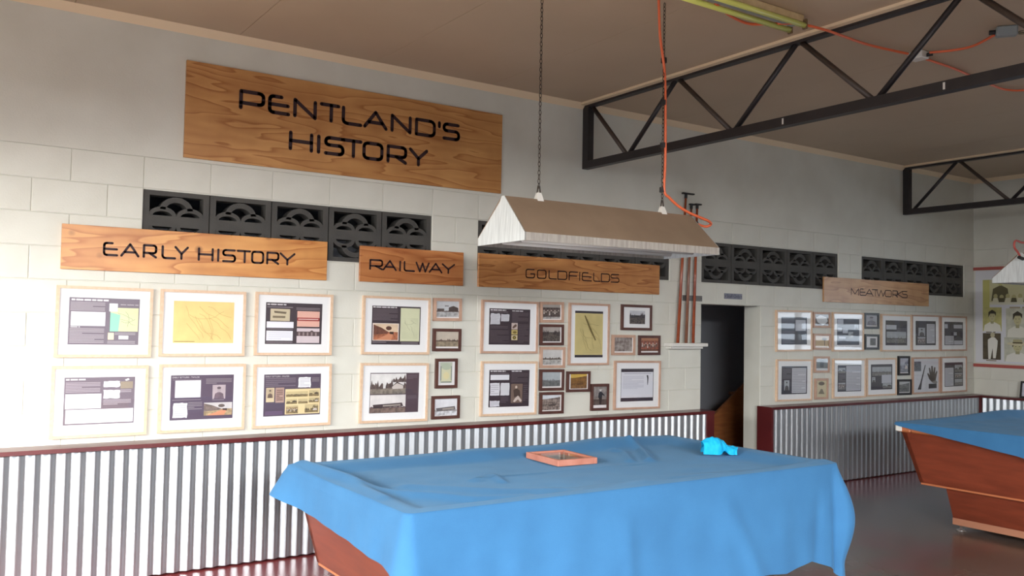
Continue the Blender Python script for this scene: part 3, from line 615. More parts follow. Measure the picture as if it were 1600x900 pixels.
framed([(844.5, 472), (881.2, 472.2), (880.6, 504.3), (843.9, 504.3)], 'pink', 'small pale frame with a crowd photo, top of the goldfields column', ph('group', (176, 170, 164), (190, 186, 182), (52, 44, 42), .07, .06), group=SM, depth=.02, seed=8)
framed([(843.9, 506.5), (880.8, 507.1), (880.6, 539.5), (843.9, 539.7)], 'dark', 'small dark frame with two pale figures before a dark shed', ph('bush', (176, 166, 160), (110, 100, 94), (52, 44, 44), .07, .06), group=SM, depth=.02, seed=9)
framed([(843.9, 541.3), (882.4, 542.5), (882.9, 574.3), (843.8, 575.4)], 'pink', 'small pale frame with a treeline above pale ground, middle of the goldfields column', ph('land', (210, 208, 206), (196, 194, 190), (70, 60, 56), .04, .06), group=SM, depth=.02, seed=10)
framed([(843.3, 576.9), (881.2, 576.6), (880.6, 609.8), (842.9, 610.1)], 'dark', 'small dark frame with a grey photo of a flat plain under wide sky', ph('land', (178, 186, 190), (120, 122, 122), (84, 84, 86), .09, .07), group=SM, depth=.02, seed=11)
framed([(843.3, 612.5), (880.6, 612.2), (880, 645.8), (842.9, 646.6)], 'dark', 'small dark frame with a stony hillside photo, bottom of the goldfields column', ph('hill', (220, 224, 230), (168, 152, 144), (84, 74, 70), .06, .06), group=SM, depth=.02, seed=12)
def c_g3(p): p.rect(0, 0, 1, .05, (52, 46, 54)).rect(0, .05, 1, .945, (212, 196, 138)).map(.03, .07, .97, .92, (208, 192, 132), (128, 112, 66), 9).rect(0, .945, 1, 1, (52, 46, 54)); p.poly([(.32, .1), (.36, .1), (.55, .35), (.75, .62), (.72, .64), (.5, .38)], (110, 96, 54))
framed([(889.4, 472.8), (951.7, 475), (951.7, 570.2), (888.3, 570.6)], 'pink', 'tall oak frame with a yellowed river map between black bars', c_g3, (.145, .125, .84, .875))
framed([(971.3, 475.2), (1018.9, 477.2), (1017.8, 516.4), (970.6, 515.8)], 'dark', 'dark frame with wide white mount around a small bush photo', ph('bush', (206, 206, 212), (60, 54, 58), (48, 42, 48), 0), (.27, .23, .78, .75), group=SM, depth=.02, seed=13)
framed([(956.4, 523.1), (992.4, 523.3), (992, 555), (956.4, 554.7)], 'pink', 'small pale frame with a faded grey photo below the bush photo', ph('stone', (176, 168, 162), (176, 168, 162), (116, 100, 96), .08, .05), group=SM, depth=.02, seed=14)
framed([(998.3, 524.1), (1031.7, 524.1), (1031.3, 554.8), (998, 554.7)], 'dark', 'small dark frame with a red-brown photo of men at work', ph('group', (176, 124, 92), (120, 70, 52), (84, 48, 38), .1), group=SM, depth=.02, seed=15)
framed([(885.6, 580), (922, 579.8), (921.7, 611.7), (885.3, 612.6)], 'dark', 'small dark frame with a golden yellow photo of diggings', ph('hill', (214, 178, 84), (150, 106, 52), (104, 72, 38), .08, .08), (.17, .12, .93, .9), group=SM, depth=.02, seed=16)
def c_s14(p): p.rect(0, 0, 1, 1, (236, 232, 232)).rect(0, 0, 1, .87, mott((160, 152, 146), (120, 110, 106), 30)).rect(0, .6, 1, .87, mott((104, 92, 86), (70, 60, 56), 40)).ell(.55, .19, .07, .04, (214, 210, 206)).ell(.55, .15, .12, .02, (200, 196, 190)).poly([(.42, .3), (.55, .23), (.68, .28), (.86, .42), (.84, .45), (.68, .4), (.66, .62), (.62, .84), (.48, .84), (.46, .6), (.38, .48)], (44, 36, 36))
framed([(923.3, 599.7), (951.1, 599.4), (950.6, 641.1), (923.1, 641.3)], 'dark', 'small upright dark frame with a full-length photo of a man in dark clothes', c_s14, group=SM, depth=.02)
def c_g4(p): p.rect(0, 0, 1, 1, (60, 52, 62)).rect(.01, .1, .985, .89, (222, 222, 230)).text(.1, .13, .92, .17, 1, (170, 170, 184)).text(.06, .22, .7, .62, 12, (196, 196, 208)).poly([(.78, .2), (.83, .2), (.84, .28), (.825, .5), (.81, .5), (.8, .3)], (40, 38, 48))
framed([(960, 563.1), (1031.7, 563.3), (1030.6, 637.6), (959.1, 640)], 'pink', 'oak frame with a ruled white ledger page between dark bars', c_g4, (.14, .165, .85, .835))
# meatworks group
GM = 'meatworks display panels'; MP = (.14, .165, .86, .835); D2 = (64, 60, 68)
def c_m(parts):
    def c(p):
        p.rect(0, 0, 1, 1, D2)
        for q in parts:
            if q[0] == 'p': p.rect(*q[1:5], (188, 190, 198))
            elif q[0] == 't': p.text(*q[1:5], max(2, int((q[4]-q[2])*22)), (112, 108, 116))
            elif q[0] == 'l': p.rect(*q[1:5], (196, 196, 202)).text(q[1]+.03, q[2]+.03, q[3]-.03, q[4]-.03, max(2, int((q[4]-q[2])*16)), (160, 160, 168))
            else: p.scene(*q[1:5], q[0], (176, 180, 184), (140, 138, 134), (74, 70, 70))
    return c
framed([(1213.3, 483.9), (1269.3, 486.6), (1268.4, 548.2), (1212.8, 550.6)], 'oak', 'oak frame next to the doorway, upper row, glass reflecting louvres', c_m([('t', .04, .06, .5, .4), ('p', .55, .1, .95, .5), ('t', .04, .5, .5, .95)]), MP, group=GM)
framed([(1213.3, 560.3), (1269.3, 561.8), (1267.9, 625.2), (1212.8, 627)], 'oak', 'oak frame next to the doorway, lower row, with a tall letter on black', c_m([('l', .4, .07, .96, .96), ('t', .05, .1, .35, .45), ('portrait', .1, .5, .3, .86)]), MP, group=GM)
framed([(1271.1, 487.1), (1296.9, 488.3), (1296.9, 512.3), (1271.1, 512.3)], 'pink', 'tiny pale frame with a white crumpled paper picture', lambda p: p.rect(0, 0, 1, 1, (96, 80, 70)).poly([(.1, .3), (.4, .1), (.6, .15), (.85, .25), (.95, .6), (.8, .8), (.6, .95), (.2, .7)], (214, 212, 210)), group=SM, depth=.02)
framed([(1271.5, 520.9), (1297.8, 521.6), (1297.4, 546.5), (1271.1, 546.5)], 'pink', 'tiny pale frame with a tan picture of a lone tree', lambda p: p.rect(0, 0, 1, 1, (176, 146, 106)).rect(.08, .1, .92, .9, (196, 168, 124)).ell(.68, .28, .2, .12, (110, 92, 62)).rect(.66, .3, .71, .85, (110, 92, 62)), group=SM, depth=.02)
framed([(1272.9, 556.4), (1296, 557.1), (1295.6, 582), (1272.5, 582.2)], 'pink', 'tiny pale frame with a grey photo of a tower', lambda p: p.rect(0, 0, 1, 1, (120, 124, 122)).rect(.35, .12, .65, .75, (84, 86, 88)).rect(0, .82, 1, 1, (206, 206, 206)), group=SM, depth=.02)
framed([(1273.8, 590.9), (1294.2, 591.4), (1293.3, 623.4), (1273.4, 624)], 'pink', 'tiny upright pale frame with a drawing on cream paper', lambda p: p.rect(0, 0, 1, 1, (206, 194, 160)).ell(.5, .18, .3, .12, (110, 102, 88)).poly([(.2, .8), (.45, .5), (.6, .52), (.8, .82)], (130, 120, 100)), group=SM, depth=.02)
framed([(1301.3, 487.8), (1350, 489.2), (1349, 549), (1301, 549.3)], 'oak', 'oak meatworks frame with scattered small pictures on dark panel', c_m([('p', .02, .02, .28, .2), ('p', .02, .35, .22, .48), ('p', .25, .4, .48, .55), ('portrait', .78, .2, .95, .4), ('house', .5, .5, .72, .75), ('p', .08, .68, .38, .76)]), MP, group=GM)
framed([(1301.7, 560), (1352.9, 560.3), (1352, 620.4), (1301.3, 622.6)], 'oak', 'oak meatworks frame with a grey document and a strip of small photos', c_m([('l', .36, .03, .98, .97), ('street', .03, .1, .32, .3), ('t', .05, .36, .32, .62), ('group', .03, .66, .32, .92)]), MP, group=GM)
framed([(1350.7, 488.8), (1373.2, 489.6), (1373.1, 513.8), (1350.3, 513.8)], 'black', 'small black frame with a faint portrait, upper row', ph('portrait', (186, 186, 192), (150, 150, 154), (110, 108, 114), .1), group=SM, depth=.02, fw=.024)
framed([(1351.2, 521.8), (1373.6, 522.7), (1373.2, 546.1), (1351.2, 546.5)], 'black', 'small black frame with white mount and grey square photo, upper row', ph('stone', (150, 150, 150), (120, 122, 122), (96, 98, 98), 0), (.38, .26, .78, .72), group=SM, depth=.02, fw=.024)
framed([(1377, 490.5), (1424.4, 492.2), (1423.5, 549.1), (1377, 549.1)], 'oak', 'oak meatworks frame with one white label and landscape photo', c_m([('p', .03, .18, .5, .36), ('t', .52, .3, .97, .5), ('land', .05, .45, .95, .9)]), MP, group=GM)
framed([(1424.7, 491.9), (1468.3, 493.1), (1468.3, 548.7), (1424.4, 549.1)], 'pink', 'oak meatworks frame with a pale column of writing, upper row', c_m([('l', .55, .12, .95, .92), ('portrait', .14, .28, .46, .62), ('group', .1, .66, .48, .94)]), MP, group=GM)
framed([(1470, 493.6), (1510.5, 494.8), (1510.2, 548.2), (1470, 548.7)], 'pink', 'oak frame in the corner, upper row, with white squares on dark', c_m([('p', .02, .1, .18, .28), ('p', .5, .12, .96, .28), ('p', .5, .44, .66, .58), ('l', .04, .6, .5, .97), ('p', .52, .8, .97, .97)]), MP, group=GM)
framed([(1353.8, 559.7), (1401.1, 559.4), (1400.3, 617.1), (1354.6, 619.7)], 'oak', 'oak meatworks frame with a dark aerial photo, lower row', c_m([('land', .06, .1, .95, .45), ('p', .5, .42, .96, .75), ('portrait', .06, .5, .2, .7), ('street', .55, .76, .96, .95)]), MP, group=GM)
framed([(1403.7, 556), (1421.5, 556.3), (1421.3, 586.1), (1403.7, 586.6)], 'black', 'small upright black frame, lower row, reflecting a window', ph('house', (186, 190, 200), (150, 154, 164), (90, 92, 104), .05), group=SM, depth=.02, fw=.024)
framed([(1402.4, 592.5), (1423.9, 592.6), (1423.9, 616.6), (1402.4, 617.1)], 'black', 'small black frame with a grey bush photo, just above the ledge', ph('hill', (190, 192, 192), (130, 132, 130), (80, 82, 82), .05, .05), group=SM, depth=.02, fw=.024)
def c_glove(p):
    p.rect(0, 0, 1, 1, (206, 206, 210)).rect(.03, .08, .3, .37, mott((110, 116, 124), (78, 84, 92), 40)).poly([(.45, .18), (.48, .19), (.33, .7), (.3, .92), (.16, .92), (.27, .7)], (48, 40, 40)).rect(.6, .76, .92, .9, (58, 54, 58))
    p.poly([(.62, .62), (.54, .46), (.57, .42), (.64, .5), (.6, .28), (.65, .27), (.7, .42), (.7, .22), (.76, .22), (.78, .42), (.82, .25), (.87, .27), (.86, .46), (.92, .36), (.95, .4), (.88, .66), (.72, .7)], (78, 68, 62)).poly([(.72, .7), (.88, .66), (.96, .72), (.9, .76), (.76, .74)], (140, 134, 130))
framed([(1426.1, 558.5), (1468.3, 558), (1467.8, 613.7), (1426.1, 615.9)], 'pink', 'oak frame showing a steel knife tool and a dark mesh glove', c_glove, group=GM)
framed([(1470.4, 557.7), (1510.5, 556.8), (1510.2, 611.9), (1470.4, 614.2)], 'pink', 'oak frame in the corner, lower row, with a letter and strip of photos', c_m([('l', .03, .22, .48, .97), ('street', .55, .1, .95, .4), ('group', .55, .45, .95, .66), ('land', .55, .7, .95, .95)]), MP, group=GM)
# ------------------------------------------------------------------ right wall: red rails, photo poster, small black frame on the ledge
for z, lb in ((2.285, 'upper red timber rail above the photo poster'), (1.135, 'lower red timber rail under the photo poster')):
    o = MB().box(XR-.02, XR-.0005, -2.0, -.004, z-.018, z+.018).build('rail', mat('faded_red_rail', (172, 84, 76), .5)); o.name = 'picture_rail'; tag(o, lb, 'rail')
po = thing('photo_poster', 'large white poster of sepia sports photographs on the right-hand wall', 'poster', (XR-.003, -.02, 1.17))
PW, PH = 1.45, 1.09; p = Print(PW, PH, 5); p.k = 1
p.rect(0, 0, 1, 1, (214, 214, 218))
S1, S2, S3 = (176, 172, 118), (196, 192, 150), (78, 72, 50)
R_ = lambda a: a/1.45
def portrait(x0, y0, x1, y1, bg_, cloth, hair=(62, 56, 40), skin=(190, 184, 140), hat=False):
    p.rect(x0, y0, x1, y1, mott(bg_, tuple(int(q*.88) for q in bg_), 12)); W, H = x1-x0, y1-y0
    p.poly([(x0+.04*W, y1), (x0+.1*W, y0+.74*H), (x0+.36*W, y0+.62*H), (x0+.64*W, y0+.62*H), (x0+.92*W, y0+.74*H), (x1-.02*W, y1)], cloth)
    p.rect(x0+.42*W, y0+.52*H, x0+.58*W, y0+.68*H, tuple(int(q*.85) for q in skin)); p.ell(x0+.5*W, y0+.38*H, .17*W, .2*H, skin); p.poly([(x0+.3*W, y0+.42*H), (x0+.3*W, y0+.2*H), (x0+.5*W, y0+.1*H), (x0+.7*W, y0+.2*H), (x0+.7*W, y0+.36*H), (x0+.62*W, y0+.26*H), (x0+.4*W, y0+.26*H)], hair)
    for e in (-.07, .07): p.ell(x0+(.5+e)*W, y0+.37*H, .022*W, .014*H, (70, 62, 44), 8)
    p.rect(x0+.45*W, y0+.48*H, x0+.55*W, y0+.492*H, (120, 104, 74))
    if hat: p.ell(x0+.5*W, y0+.26*H, .42*W, .07*H, (206, 200, 166)); p.poly([(x0+.32*W, y0+.26*H), (x0+.34*W, y0+.08*H), (x0+.66*W, y0+.08*H), (x0+.68*W, y0+.26*H)], (176, 168, 128)); p.rect(x0+.32*W, y0+.19*H, x0+.68*W, y0+.24*H, S3)
p.rect(R_(.09), .10, R_(.17), .40, (190, 186, 112)); p.rect(R_(.17), .10, R_(.75), .37, S2); p.poly([(R_(.19), .33), (R_(.21), .2), (R_(.30), .16), (R_(.38), .2), (R_(.40), .33)], (98, 92, 64)); p.ell(R_(.295), .135, .018, .035, (186, 180, 120))
for i in range(7): p.ell(R_(.24+.07*i), .28+.01*(i % 2), .017, .026, (176, 168, 120)); p.poly([(R_(.20+.07*i), .36), (R_(.28+.07*i), .36), (R_(.265+.07*i), .30), (R_(.215+.07*i), .30)], (84, 78, 54) if i % 2 else (210, 206, 178))
p.rect(R_(.17), .345, R_(.75), .372, (214, 212, 190)); p.head(R_(.40), .395, R_(.65), .018, (170, 156, 128))
portrait(R_(.09), .40, R_(.31), .66, (196, 190, 122), (226, 224, 210)); portrait(R_(.36), .41, R_(.62), .72, (206, 206, 186), (222, 220, 206))
p.rect(R_(.09), .68, R_(.30), .965, mott((92, 82, 62), (70, 62, 48), 14)); p.ell(R_(.205), .70, .018, .03, (190, 182, 150)); p.poly([(R_(.15), .82), (R_(.15), .75), (R_(.19), .725), (R_(.23), .725), (R_(.265), .76), (R_(.26), .82), (R_(.24), .95), (R_(.21), .95), (R_(.205), .84), (R_(.18), .96), (R_(.155), .96)], (226, 224, 214))
portrait(R_(.34), .72, R_(.64), .98, (206, 206, 196), (224, 222, 212), hat=True)
portrait(R_(.72), .42, R_(.98), .70, (200, 196, 150), (90, 84, 62)); portrait(R_(.74), .73, R_(1.0), .98, (196, 190, 140), (222, 220, 206)); p.scene(R_(1.05), .1, R_(1.38), .5, 'group', (200, 196, 150), (170, 164, 120), S3); p.scene(R_(1.05), .55, R_(1.38), .95, 'house', (206, 202, 160), (170, 164, 120), S3)
p.head(R_(.13), .664, R_(.24), .012, (130, 120, 100)); p.head(R_(.13), .97, R_(.26), .012, (150, 140, 120))
o = p.mb.build('print', None, po); o.rotation_euler = (0, 0, -math.pi/2)
MB().box(.0006, .0025, -PW, 0, 0, PH).build('sheet', MATB, po)
t = thing('framed_picture', 'small black frame standing on the maroon ledge under the poster', 'picture', (XR-.095, -.58, ZW+.001), rz=-math.pi/2)
mb = MB(); W, H, fw = .24, .19, .02
mb.box(0, W, -.015, 0, 0, fw).box(0, W, -.015, 0, H-fw, H).box(0, fw, -.015, 0, fw, H-fw).box(W-fw, W, -.015, 0, fw, H-fw); fo = mb.build('frame', BLACKF, t); fo.rotation_euler = (-.16, 0, 0)
po2 = MB().box(fw, W-fw, -.009, -.005, fw, H-fw).build('print', mat('typed_sheet', (206, 206, 218), .5, rgb2=(186, 186, 200), nscale=30), t); po2.rotation_euler = (-.16, 0, 0)
st_ = MB().bar((W/2, .0, .14), (W/2, .062, .004), .03, .004).build('strut', BLACKF, t)
# ------------------------------------------------------------------ cue rests on their ledge, door plaques
led = thing('rest_ledge', 'narrow white ledge holding three cue rests beside the doorway', 'shelf', (4.33, -.001, 1.358))
MB().box(0, .445, -.11, 0, 0, .03).build('shelf_board', PVCW, led, bevel=.002); MB().box(.03, .42, -.07, 0, -.02, -.001).build('cleat', PVCW, led)
zl = 1.389
for (ub, ut, m_, hw, hl, lb) in (((1059, 1072, COPPER, .095, 'l', 'tallest reddish cue rest with flat black head leaning on the wall')), (1072, 1080.5, COPPER2, .045, 'm', 'dull brown middle cue rest with black cross head'), (1083, 1089.5, COPPER, .05, 'r', 'reddish cue rest with short black head nearest the doorway')):
    vt = 303 if hl == 'l' else 320
    a = ony(ub, 535, -.06); b = ony(ut, vt, -.03); a.z = zl
    t = thing('cue_rest', lb, 'cue rest', a, group='cue rests')
    d = b-a; MB().tube([(0, 0, 0), d*.5, d], [.0145, .0125, .0095], 10).build('shaft', m_, t, smooth=True)
    MB().bar(d+Vector((-hw*.45, 0, .004)), d+Vector((hw, 0, .004)) if hl == 'l' else d+Vector((hw*.9, 0, .004)), .028, .012).build('head', TAPE, t)
    MB().tube([d*.97, d*1.0], .0135, 8).build('ferrule', TAPE, t)
PLQ = mat('dull_pewter_plaque', (112, 108, 104), .4, metal=.3); PLQ2 = mat('bluish_pewter_plaque', (122, 120, 130), .4, metal=.3)
def plaque(ua, ub, va, vb, m_, lb, txt):
    a = ony(ua, va, -.004); b = ony(ub, vb, -.004); t = thing('door_plaque', lb, 'plaque', (a.x, -.0006, b.z)); W, H = b.x-a.x, a.z-b.z+.008
    MB().box(0, W, -.004, 0, 0, H).build('plate', m_, t)
    for x in (.012, W-.012): MB().tube([(x, -.004, H/2), (x, -.006, H/2)], .004, 8).build('screw', TAPE, t)
    if txt:
        cu = bpy.data.curves.new('lettering', 'FONT'); cu.body = txt; cu.size = .045; cu.align_x = 'CENTER'
        o = bpy.data.objects.new('lettering', cu); C.objects.link(o); dg = bpy.context.evaluated_depsgraph_get(); me = bpy.data.meshes.new_from_object(o.evaluated_get(dg)); bpy.data.objects.remove(o)
        me.materials.clear(); me.materials.append(col((46, 44, 70))); q = link('lettering', me, t, loc=(W/2, -.0046, H/2-.014)); q.rotation_euler = (math.pi/2, 0, 0)
plaque(1132, 1159.5, 459.5, 468, PLQ2, 'small engraved metal plaque reading Staff Only over the doorway', 'Staff Only')
plaque(1066.5, 1097, 462.5, 471, PLQ, 'small plain metal plaque behind the cue rests', None)

# ------------------------------------------------------------------ pool tables and their covers
TZ = .80
def pool_table(x0, y0, label, rot=0.):
    L, Wd = 2.62, 1.30
    t = thing('pool_table', label, 'pool table', (x0+L/2, y0-Wd/2, 0), rz=rot, group='pool tables'); hl, hw = L/2, Wd/2
    def ring(mb, ix0, ix1, z0, z1): 
        a, b = hl-ix0, hw-ix0; c, d = hl-ix1, hw-ix1
        return a, b, c, d
    for nm, s in (('end_panel', -1), ('end_panel', 1)):
        MB().hexa([(s*(hl-.135), -(hw-.14), .34), (s*(hl-.105), -(hw-.14), .34), (s*(hl-.105), hw-.14, .34), (s*(hl-.135), hw-.14, .34), (s*(hl-.07), -(hw-.03), .73), (s*(hl-.03), -(hw-.03), .73), (s*(hl-.03), hw-.03, .73), (s*(hl-.07), hw-.03, .73)]).build(nm, MAHOG, t)
    for s in (-1, 1):
        MB().hexa([(-(hl-.105), s*(hw-.14), .34), (hl-.105, s*(hw-.14), .34), (hl-.105, s*(hw-.17), .34), (-(hl-.105), s*(hw-.17), .34), (-(hl-.03), s*(hw-.03), .73), (hl-.03, s*(hw-.03), .73), (hl-.03, s*(hw-.07), .73), (-(hl-.03), s*(hw-.07), .73)]).build('side_panel', MAHOG, t)
        MB().box(-hl, hl, s*hw-(.12 if s > 0 else 0), s*hw+(.12 if s < 0 else 0), .73, .79).build('side_rail', MAHOGD, t, bevel=.012)
        MB().box(s*hl-(.12 if s > 0 else 0), s*hl+(.12 if s < 0 else 0), -(hw-.12), hw-.12, .73, .79).build('end_rail', MAHOGD, t, bevel=.012)
    MB().box(-(hl-.12), hl-.12, -(hw-.12), hw-.12, .725, .755).build('bed', mat('green_baize', (40, 110, 70), .9), t)
    MB().box(-(hl-.11), hl-.11, -(hw-.145), hw-.145, .325, .34).build('bottom_board', MAHOGD, t)
    a, b, c, d = hl-.16, hw-.32, hl-.20, hw-.36
    MB().hexa([(-c, -d, .075), (c, -d, .075), (c, d, .075), (-c, d, .075), (-a, -b, .325), (a, -b, .325), (a, b, .325), (-a, b, .325)]).build('plinth', MAHOG, t)
    MB().box(-c-.006, c+.006, -d-.006, d+.006, .045, .095).build('kickboard', mat('pale_kick_strip', (176, 120, 92), .5), t)
    for sx in (-1, 1):
        for sy in (-1, 1):
            MB().tube([(sx*(c-.03), sy*(d-.04), 0), (sx*(c-.03), sy*(d-.04), .008), (sx*(c-.03), sy*(d-.04), .0085), (sx*(c-.03), sy*(d-.04), .045)], [.036, .03, .01, .01], 14).build('foot', mat('chromed_foot', (190, 184, 180), .2, metal=.8), t, smooth=True)
            MB().box(sx*hl-(.05 if sx > 0 else .004), sx*hl+(.004 if sx > 0 else .05), sy*hw-(.05 if sy > 0 else .004), sy*hw+(.004 if sy > 0 else .05), .735, .785).build('corner_cap', PVCW, t, bevel=.004)
    return t
T1 = (.47, -1.36, 3.09, -2.66)          # x0, y far, x1, y near
pool_table(T1[0], T1[1], 'mahogany pool table mostly hidden by its blue cover, in front of the display wall')
T2 = (5.40, -1.545, 8.02, -2.845)
pool_table(T2[0], T2[1], 'mahogany pool table with bare end panel showing, near the far corner')
def sm(a, b, x): t = max(0., min(1., (x-a)/(b-a))); return t*t*(3-2*t)
def interp(x, pts):
    if x <= pts[0][0]: return pts[0][1]
    for (a, b), (c, d) in zip(pts[:-1], pts[1:]):
        if x <= c: return b+(d-b)*(x-a)/(c-a)
    return pts[-1][1]
def cover(name, T, hem, fold, topz, label, group, flare=lambda x, y, s, t: 0.):
    x0, y1, x1, y0 = T; x0 -= .012; x1 += .012; y0 -= .012; y1 += .012; r = .035
    per = []                                       # perimeter, counter-clockwise from the near left corner
    def edge(ax, ay, bx, by, nx, ny, n, sd):
        for i in range(n): q = i/n; per.append((ax+(bx-ax)*q, ay+(by-ay)*q, nx, ny, sd))
    def crn(cx, cy, a0, n=8):
        for i in range(n): an = math.radians(a0+90*i/n); per.append((cx+r*math.cos(an), cy+r*math.sin(an), math.cos(an), math.sin(an), 'c'))
    edge(x0+r, y0, x1-r, y0, 0, -1, 150, 'f'); crn(x1-r, y0+r, -90); edge(x1, y0+r, x1, y1-r, 1, 0, 80, 'r'); crn(x1-r, y1-r, 0)
    edge(x1-r, y1, x0+r, y1, 0, 1, 150, 'b'); crn(x0+r, y1-r, 90); edge(x0, y1-r, x0, y0+r, -1, 0, 80, 'l'); crn(x0+r, y0+r, 180)
    n = len(per); cx, cy = (x0+x1)/2, (y0+y1)/2; V = []; Fc = []
    hx, hy = (x1-x0)/2, (y1-y0)/2
    RN = 46
    for k in range(RN+1):
        s = .01+.99*(k/RN)**.8
        for (x, y, nx, ny, sd) in per:
            # shrink towards a spine so that quads stay even
            sxp = max(-hx+hy, min(hx-hy, x-cx)); px = cx+sxp+(x-cx-sxp)*s; py = cy+(y-cy)*s
            V.append((px, py, topz(px, py)))
    ed = RN*n; SK = 26
    for j in range(1, SK+1):
        t = j/SK
        for i, (x, y, nx, ny, sd) in enumerate(per):
            z1 = V[ed+i][2]; h = z1-hem(x, y, sd)
            o_ = .010*min(1, t*5)+fold(x, y, sd, t*h)*sm(0, .5, t)+flare(x, y, sd, t)
            V.append((x+nx*o_, y+ny*o_, z1-.012*(1-math.exp(-t*8))-h*t*(1-.012/h) if h > .02 else z1-h*t))
    for k in range(RN+SK):
        for i in range(n): a = k*n+i; b = k*n+(i+1) % n; Fc.append((a, b, b+n, a+n))
    Fc.append(tuple(range(n))[::-1])
    me = bpy.data.meshes.new(name); me.from_pydata(V, [], Fc); me.materials.append(CLOTH); me.polygons.foreach_set('use_smooth', [True]*len(me.polygons))
    bm = bmesh.new(); bm.from_mesh(me); bmesh.ops.recalc_face_normals(bm, faces=bm.faces); bm.to_mesh(me); bm.free()
    o = link(name, me); tag(o, label, 'table cover', group); return o
def ridge(x, y, pts, w_, h_):                       # a raised fold along a polyline
    best = 9
    for (ax, ay), (bx, by) in zip(pts[:-1], pts[1:]):
        d = ((x-ax)*(bx-ax)+(y-ay)*(by-ay))/((bx-ax)**2+(by-ay)**2); d = max(0, min(1, d)); best = min(best, math.hypot(x-ax-d*(bx-ax), y-ay-d*(by-ay)))
    return h_*math.exp(-(best/w_)**2)
RG = [[(onz(u, v, .8).x, onz(u, v, .8).y) for u, v in l] for l in ([(470, 730), (520, 745), (570, 757), (650, 768), (740, 771), (820, 768)], [(640, 752), (760, 757), (900, 758), (1000, 752)], [(475, 727), (545, 752), (600, 780)], [(985, 690), (1002, 697), (1015, 712)], [(960, 698), (975, 700), (985, 712)], [(740, 742), (770, 735), (785, 744)], [(1060, 735), (1180, 728), (1290, 722)])]
def top1(x, y):
    ex = min(x-T1[0], T1[2]-x, T1[1]-y, y-T1[3])
    z = .806-.034*sm(.05, .2, ex)
    z += .012*sm(.05, .25, ex)*(noise.noise(Vector((x*2.2, y*3.1, .3)))+.5*noise.noise(Vector((x*5, y*6.5, 1.7))))
    z += ridge(x, y, RG[0], .045, .022)+ridge(x, y, RG[1], .06, .016)+ridge(x, y, RG[2], .04, .012)+ridge(x, y, RG[3], .03, .022)+ridge(x, y, RG[4], .025, .015)+ridge(x, y, RG[5], .02, .014)+ridge(x, y, RG[6], .05, .010)
    z += .022*math.exp(-((x-2.55)/.28)**2-((y+1.42)/.16)**2)+.012*math.exp(-((x-1.55)/.2)**2-((y+1.40)/.1)**2)
    return z
def hem1(x, y, sd):
    if sd == 'l' or (sd == 'c' and x < 1 and y > -2): return interp(y, [(-2.66, .575), (-1.7, .63), (-1.36, .665)])
    if sd == 'f' or (sd == 'c' and y < -2): return interp(x, [(.5, .57), (1.3, .46), (2.2, .33), (2.62, .285), (2.84, .315), (2.98, .27), (3.1, .18)])
    if sd == 'r' or (sd == 'c' and x > 2 and y > -2): return interp(y, [(-2.66, .18), (-2.45, .36), (-2.2, .30), (-1.36, .40)])
    return interp(x, [(.47, .67), (1.2, .6), (3, .4)])
def fold1(x, y, sd, d):
    s = x*1.0+y*1.3
    f = .004*math.sin(s*9+2*math.sin(s*2.3))+.0022*math.sin(s*31+3*math.sin(s*1.7))+.012*noise.noise(Vector((x*3, y*3, d*2)))
    if sd in 'fc': f += .016*math.exp(-((x-2.15-d*.5)/.06)**2)+.014*math.exp(-((x-1.55-.05*d)/.05)**2)+.010*math.exp(-((x-.95)/.07)**2)-.010*math.exp(-((x-2.93+.1*d)/.03)**2)
    return f*min(1, d*4)+.05*d
def flare1(x, y, sd, t):
    d = math.hypot(x-T1[2], y-T1[3]); f = .07*math.exp(-(max(0, y-T1[3]-.06)/.16)**2-((x-T1[2])/.03)**2)*math.sin(min(1, t*1.15)*math.pi)**1.2-.03*math.exp(-((x-T1[2]+.05)/.025)**2)*t*(1 if sd == 'f' else 0)
    d2 = math.hypot(x-T1[0], y-T1[1]); f += .07*math.exp(-(d2/.2)**2)*t
    d3 = math.hypot(x-T1[0], y-T1[3]); f += .03*math.exp(-(d3/.1)**2)*t
    return f
cover('table_cover', T1, hem1, fold1, top1, 'blue cloth with a long front drop over the pool table before the signs', 'pool table covers', flare1)
def top2(x, y):
    ex = min(x-T2[0], T2[2]-x, T2[1]-y, y-T2[3])
    return .806-.03*sm(.05, .2, ex)+.014*sm(0, .2, ex)*(noise.noise(Vector((x*2.6+9, y*3.4, .3)))+.6*noise.noise(Vector((x*6, y*7, 4))))+.035*math.exp(-((x-7.0)/.5)**2-((y+1.62)/.16)**2)+.02*math.exp(-((x-6.1)/.3)**2-((y+1.75)/.12)**2)
def hem2(x, y, sd):
    if sd == 'l' or (sd == 'c' and x < 6 and y > -2.2): return interp(y, [(-2.845, .58), (-2.5, .66), (-1.6, .775), (-1.54, .785)])
    if sd == 'f' or (sd == 'c' and y < -2.2): return .55
    return interp(x, [(5.4, .785), (6.4, .76), (8, .6)])
cover('table_cover', T2, hem2, lambda x, y, sd, d: .006*math.sin((x+y)*19)*min(1, d*5)+.02*d, top2, 'blue cloth drawn thinly over the pool table near the far corner', 'pool table covers')
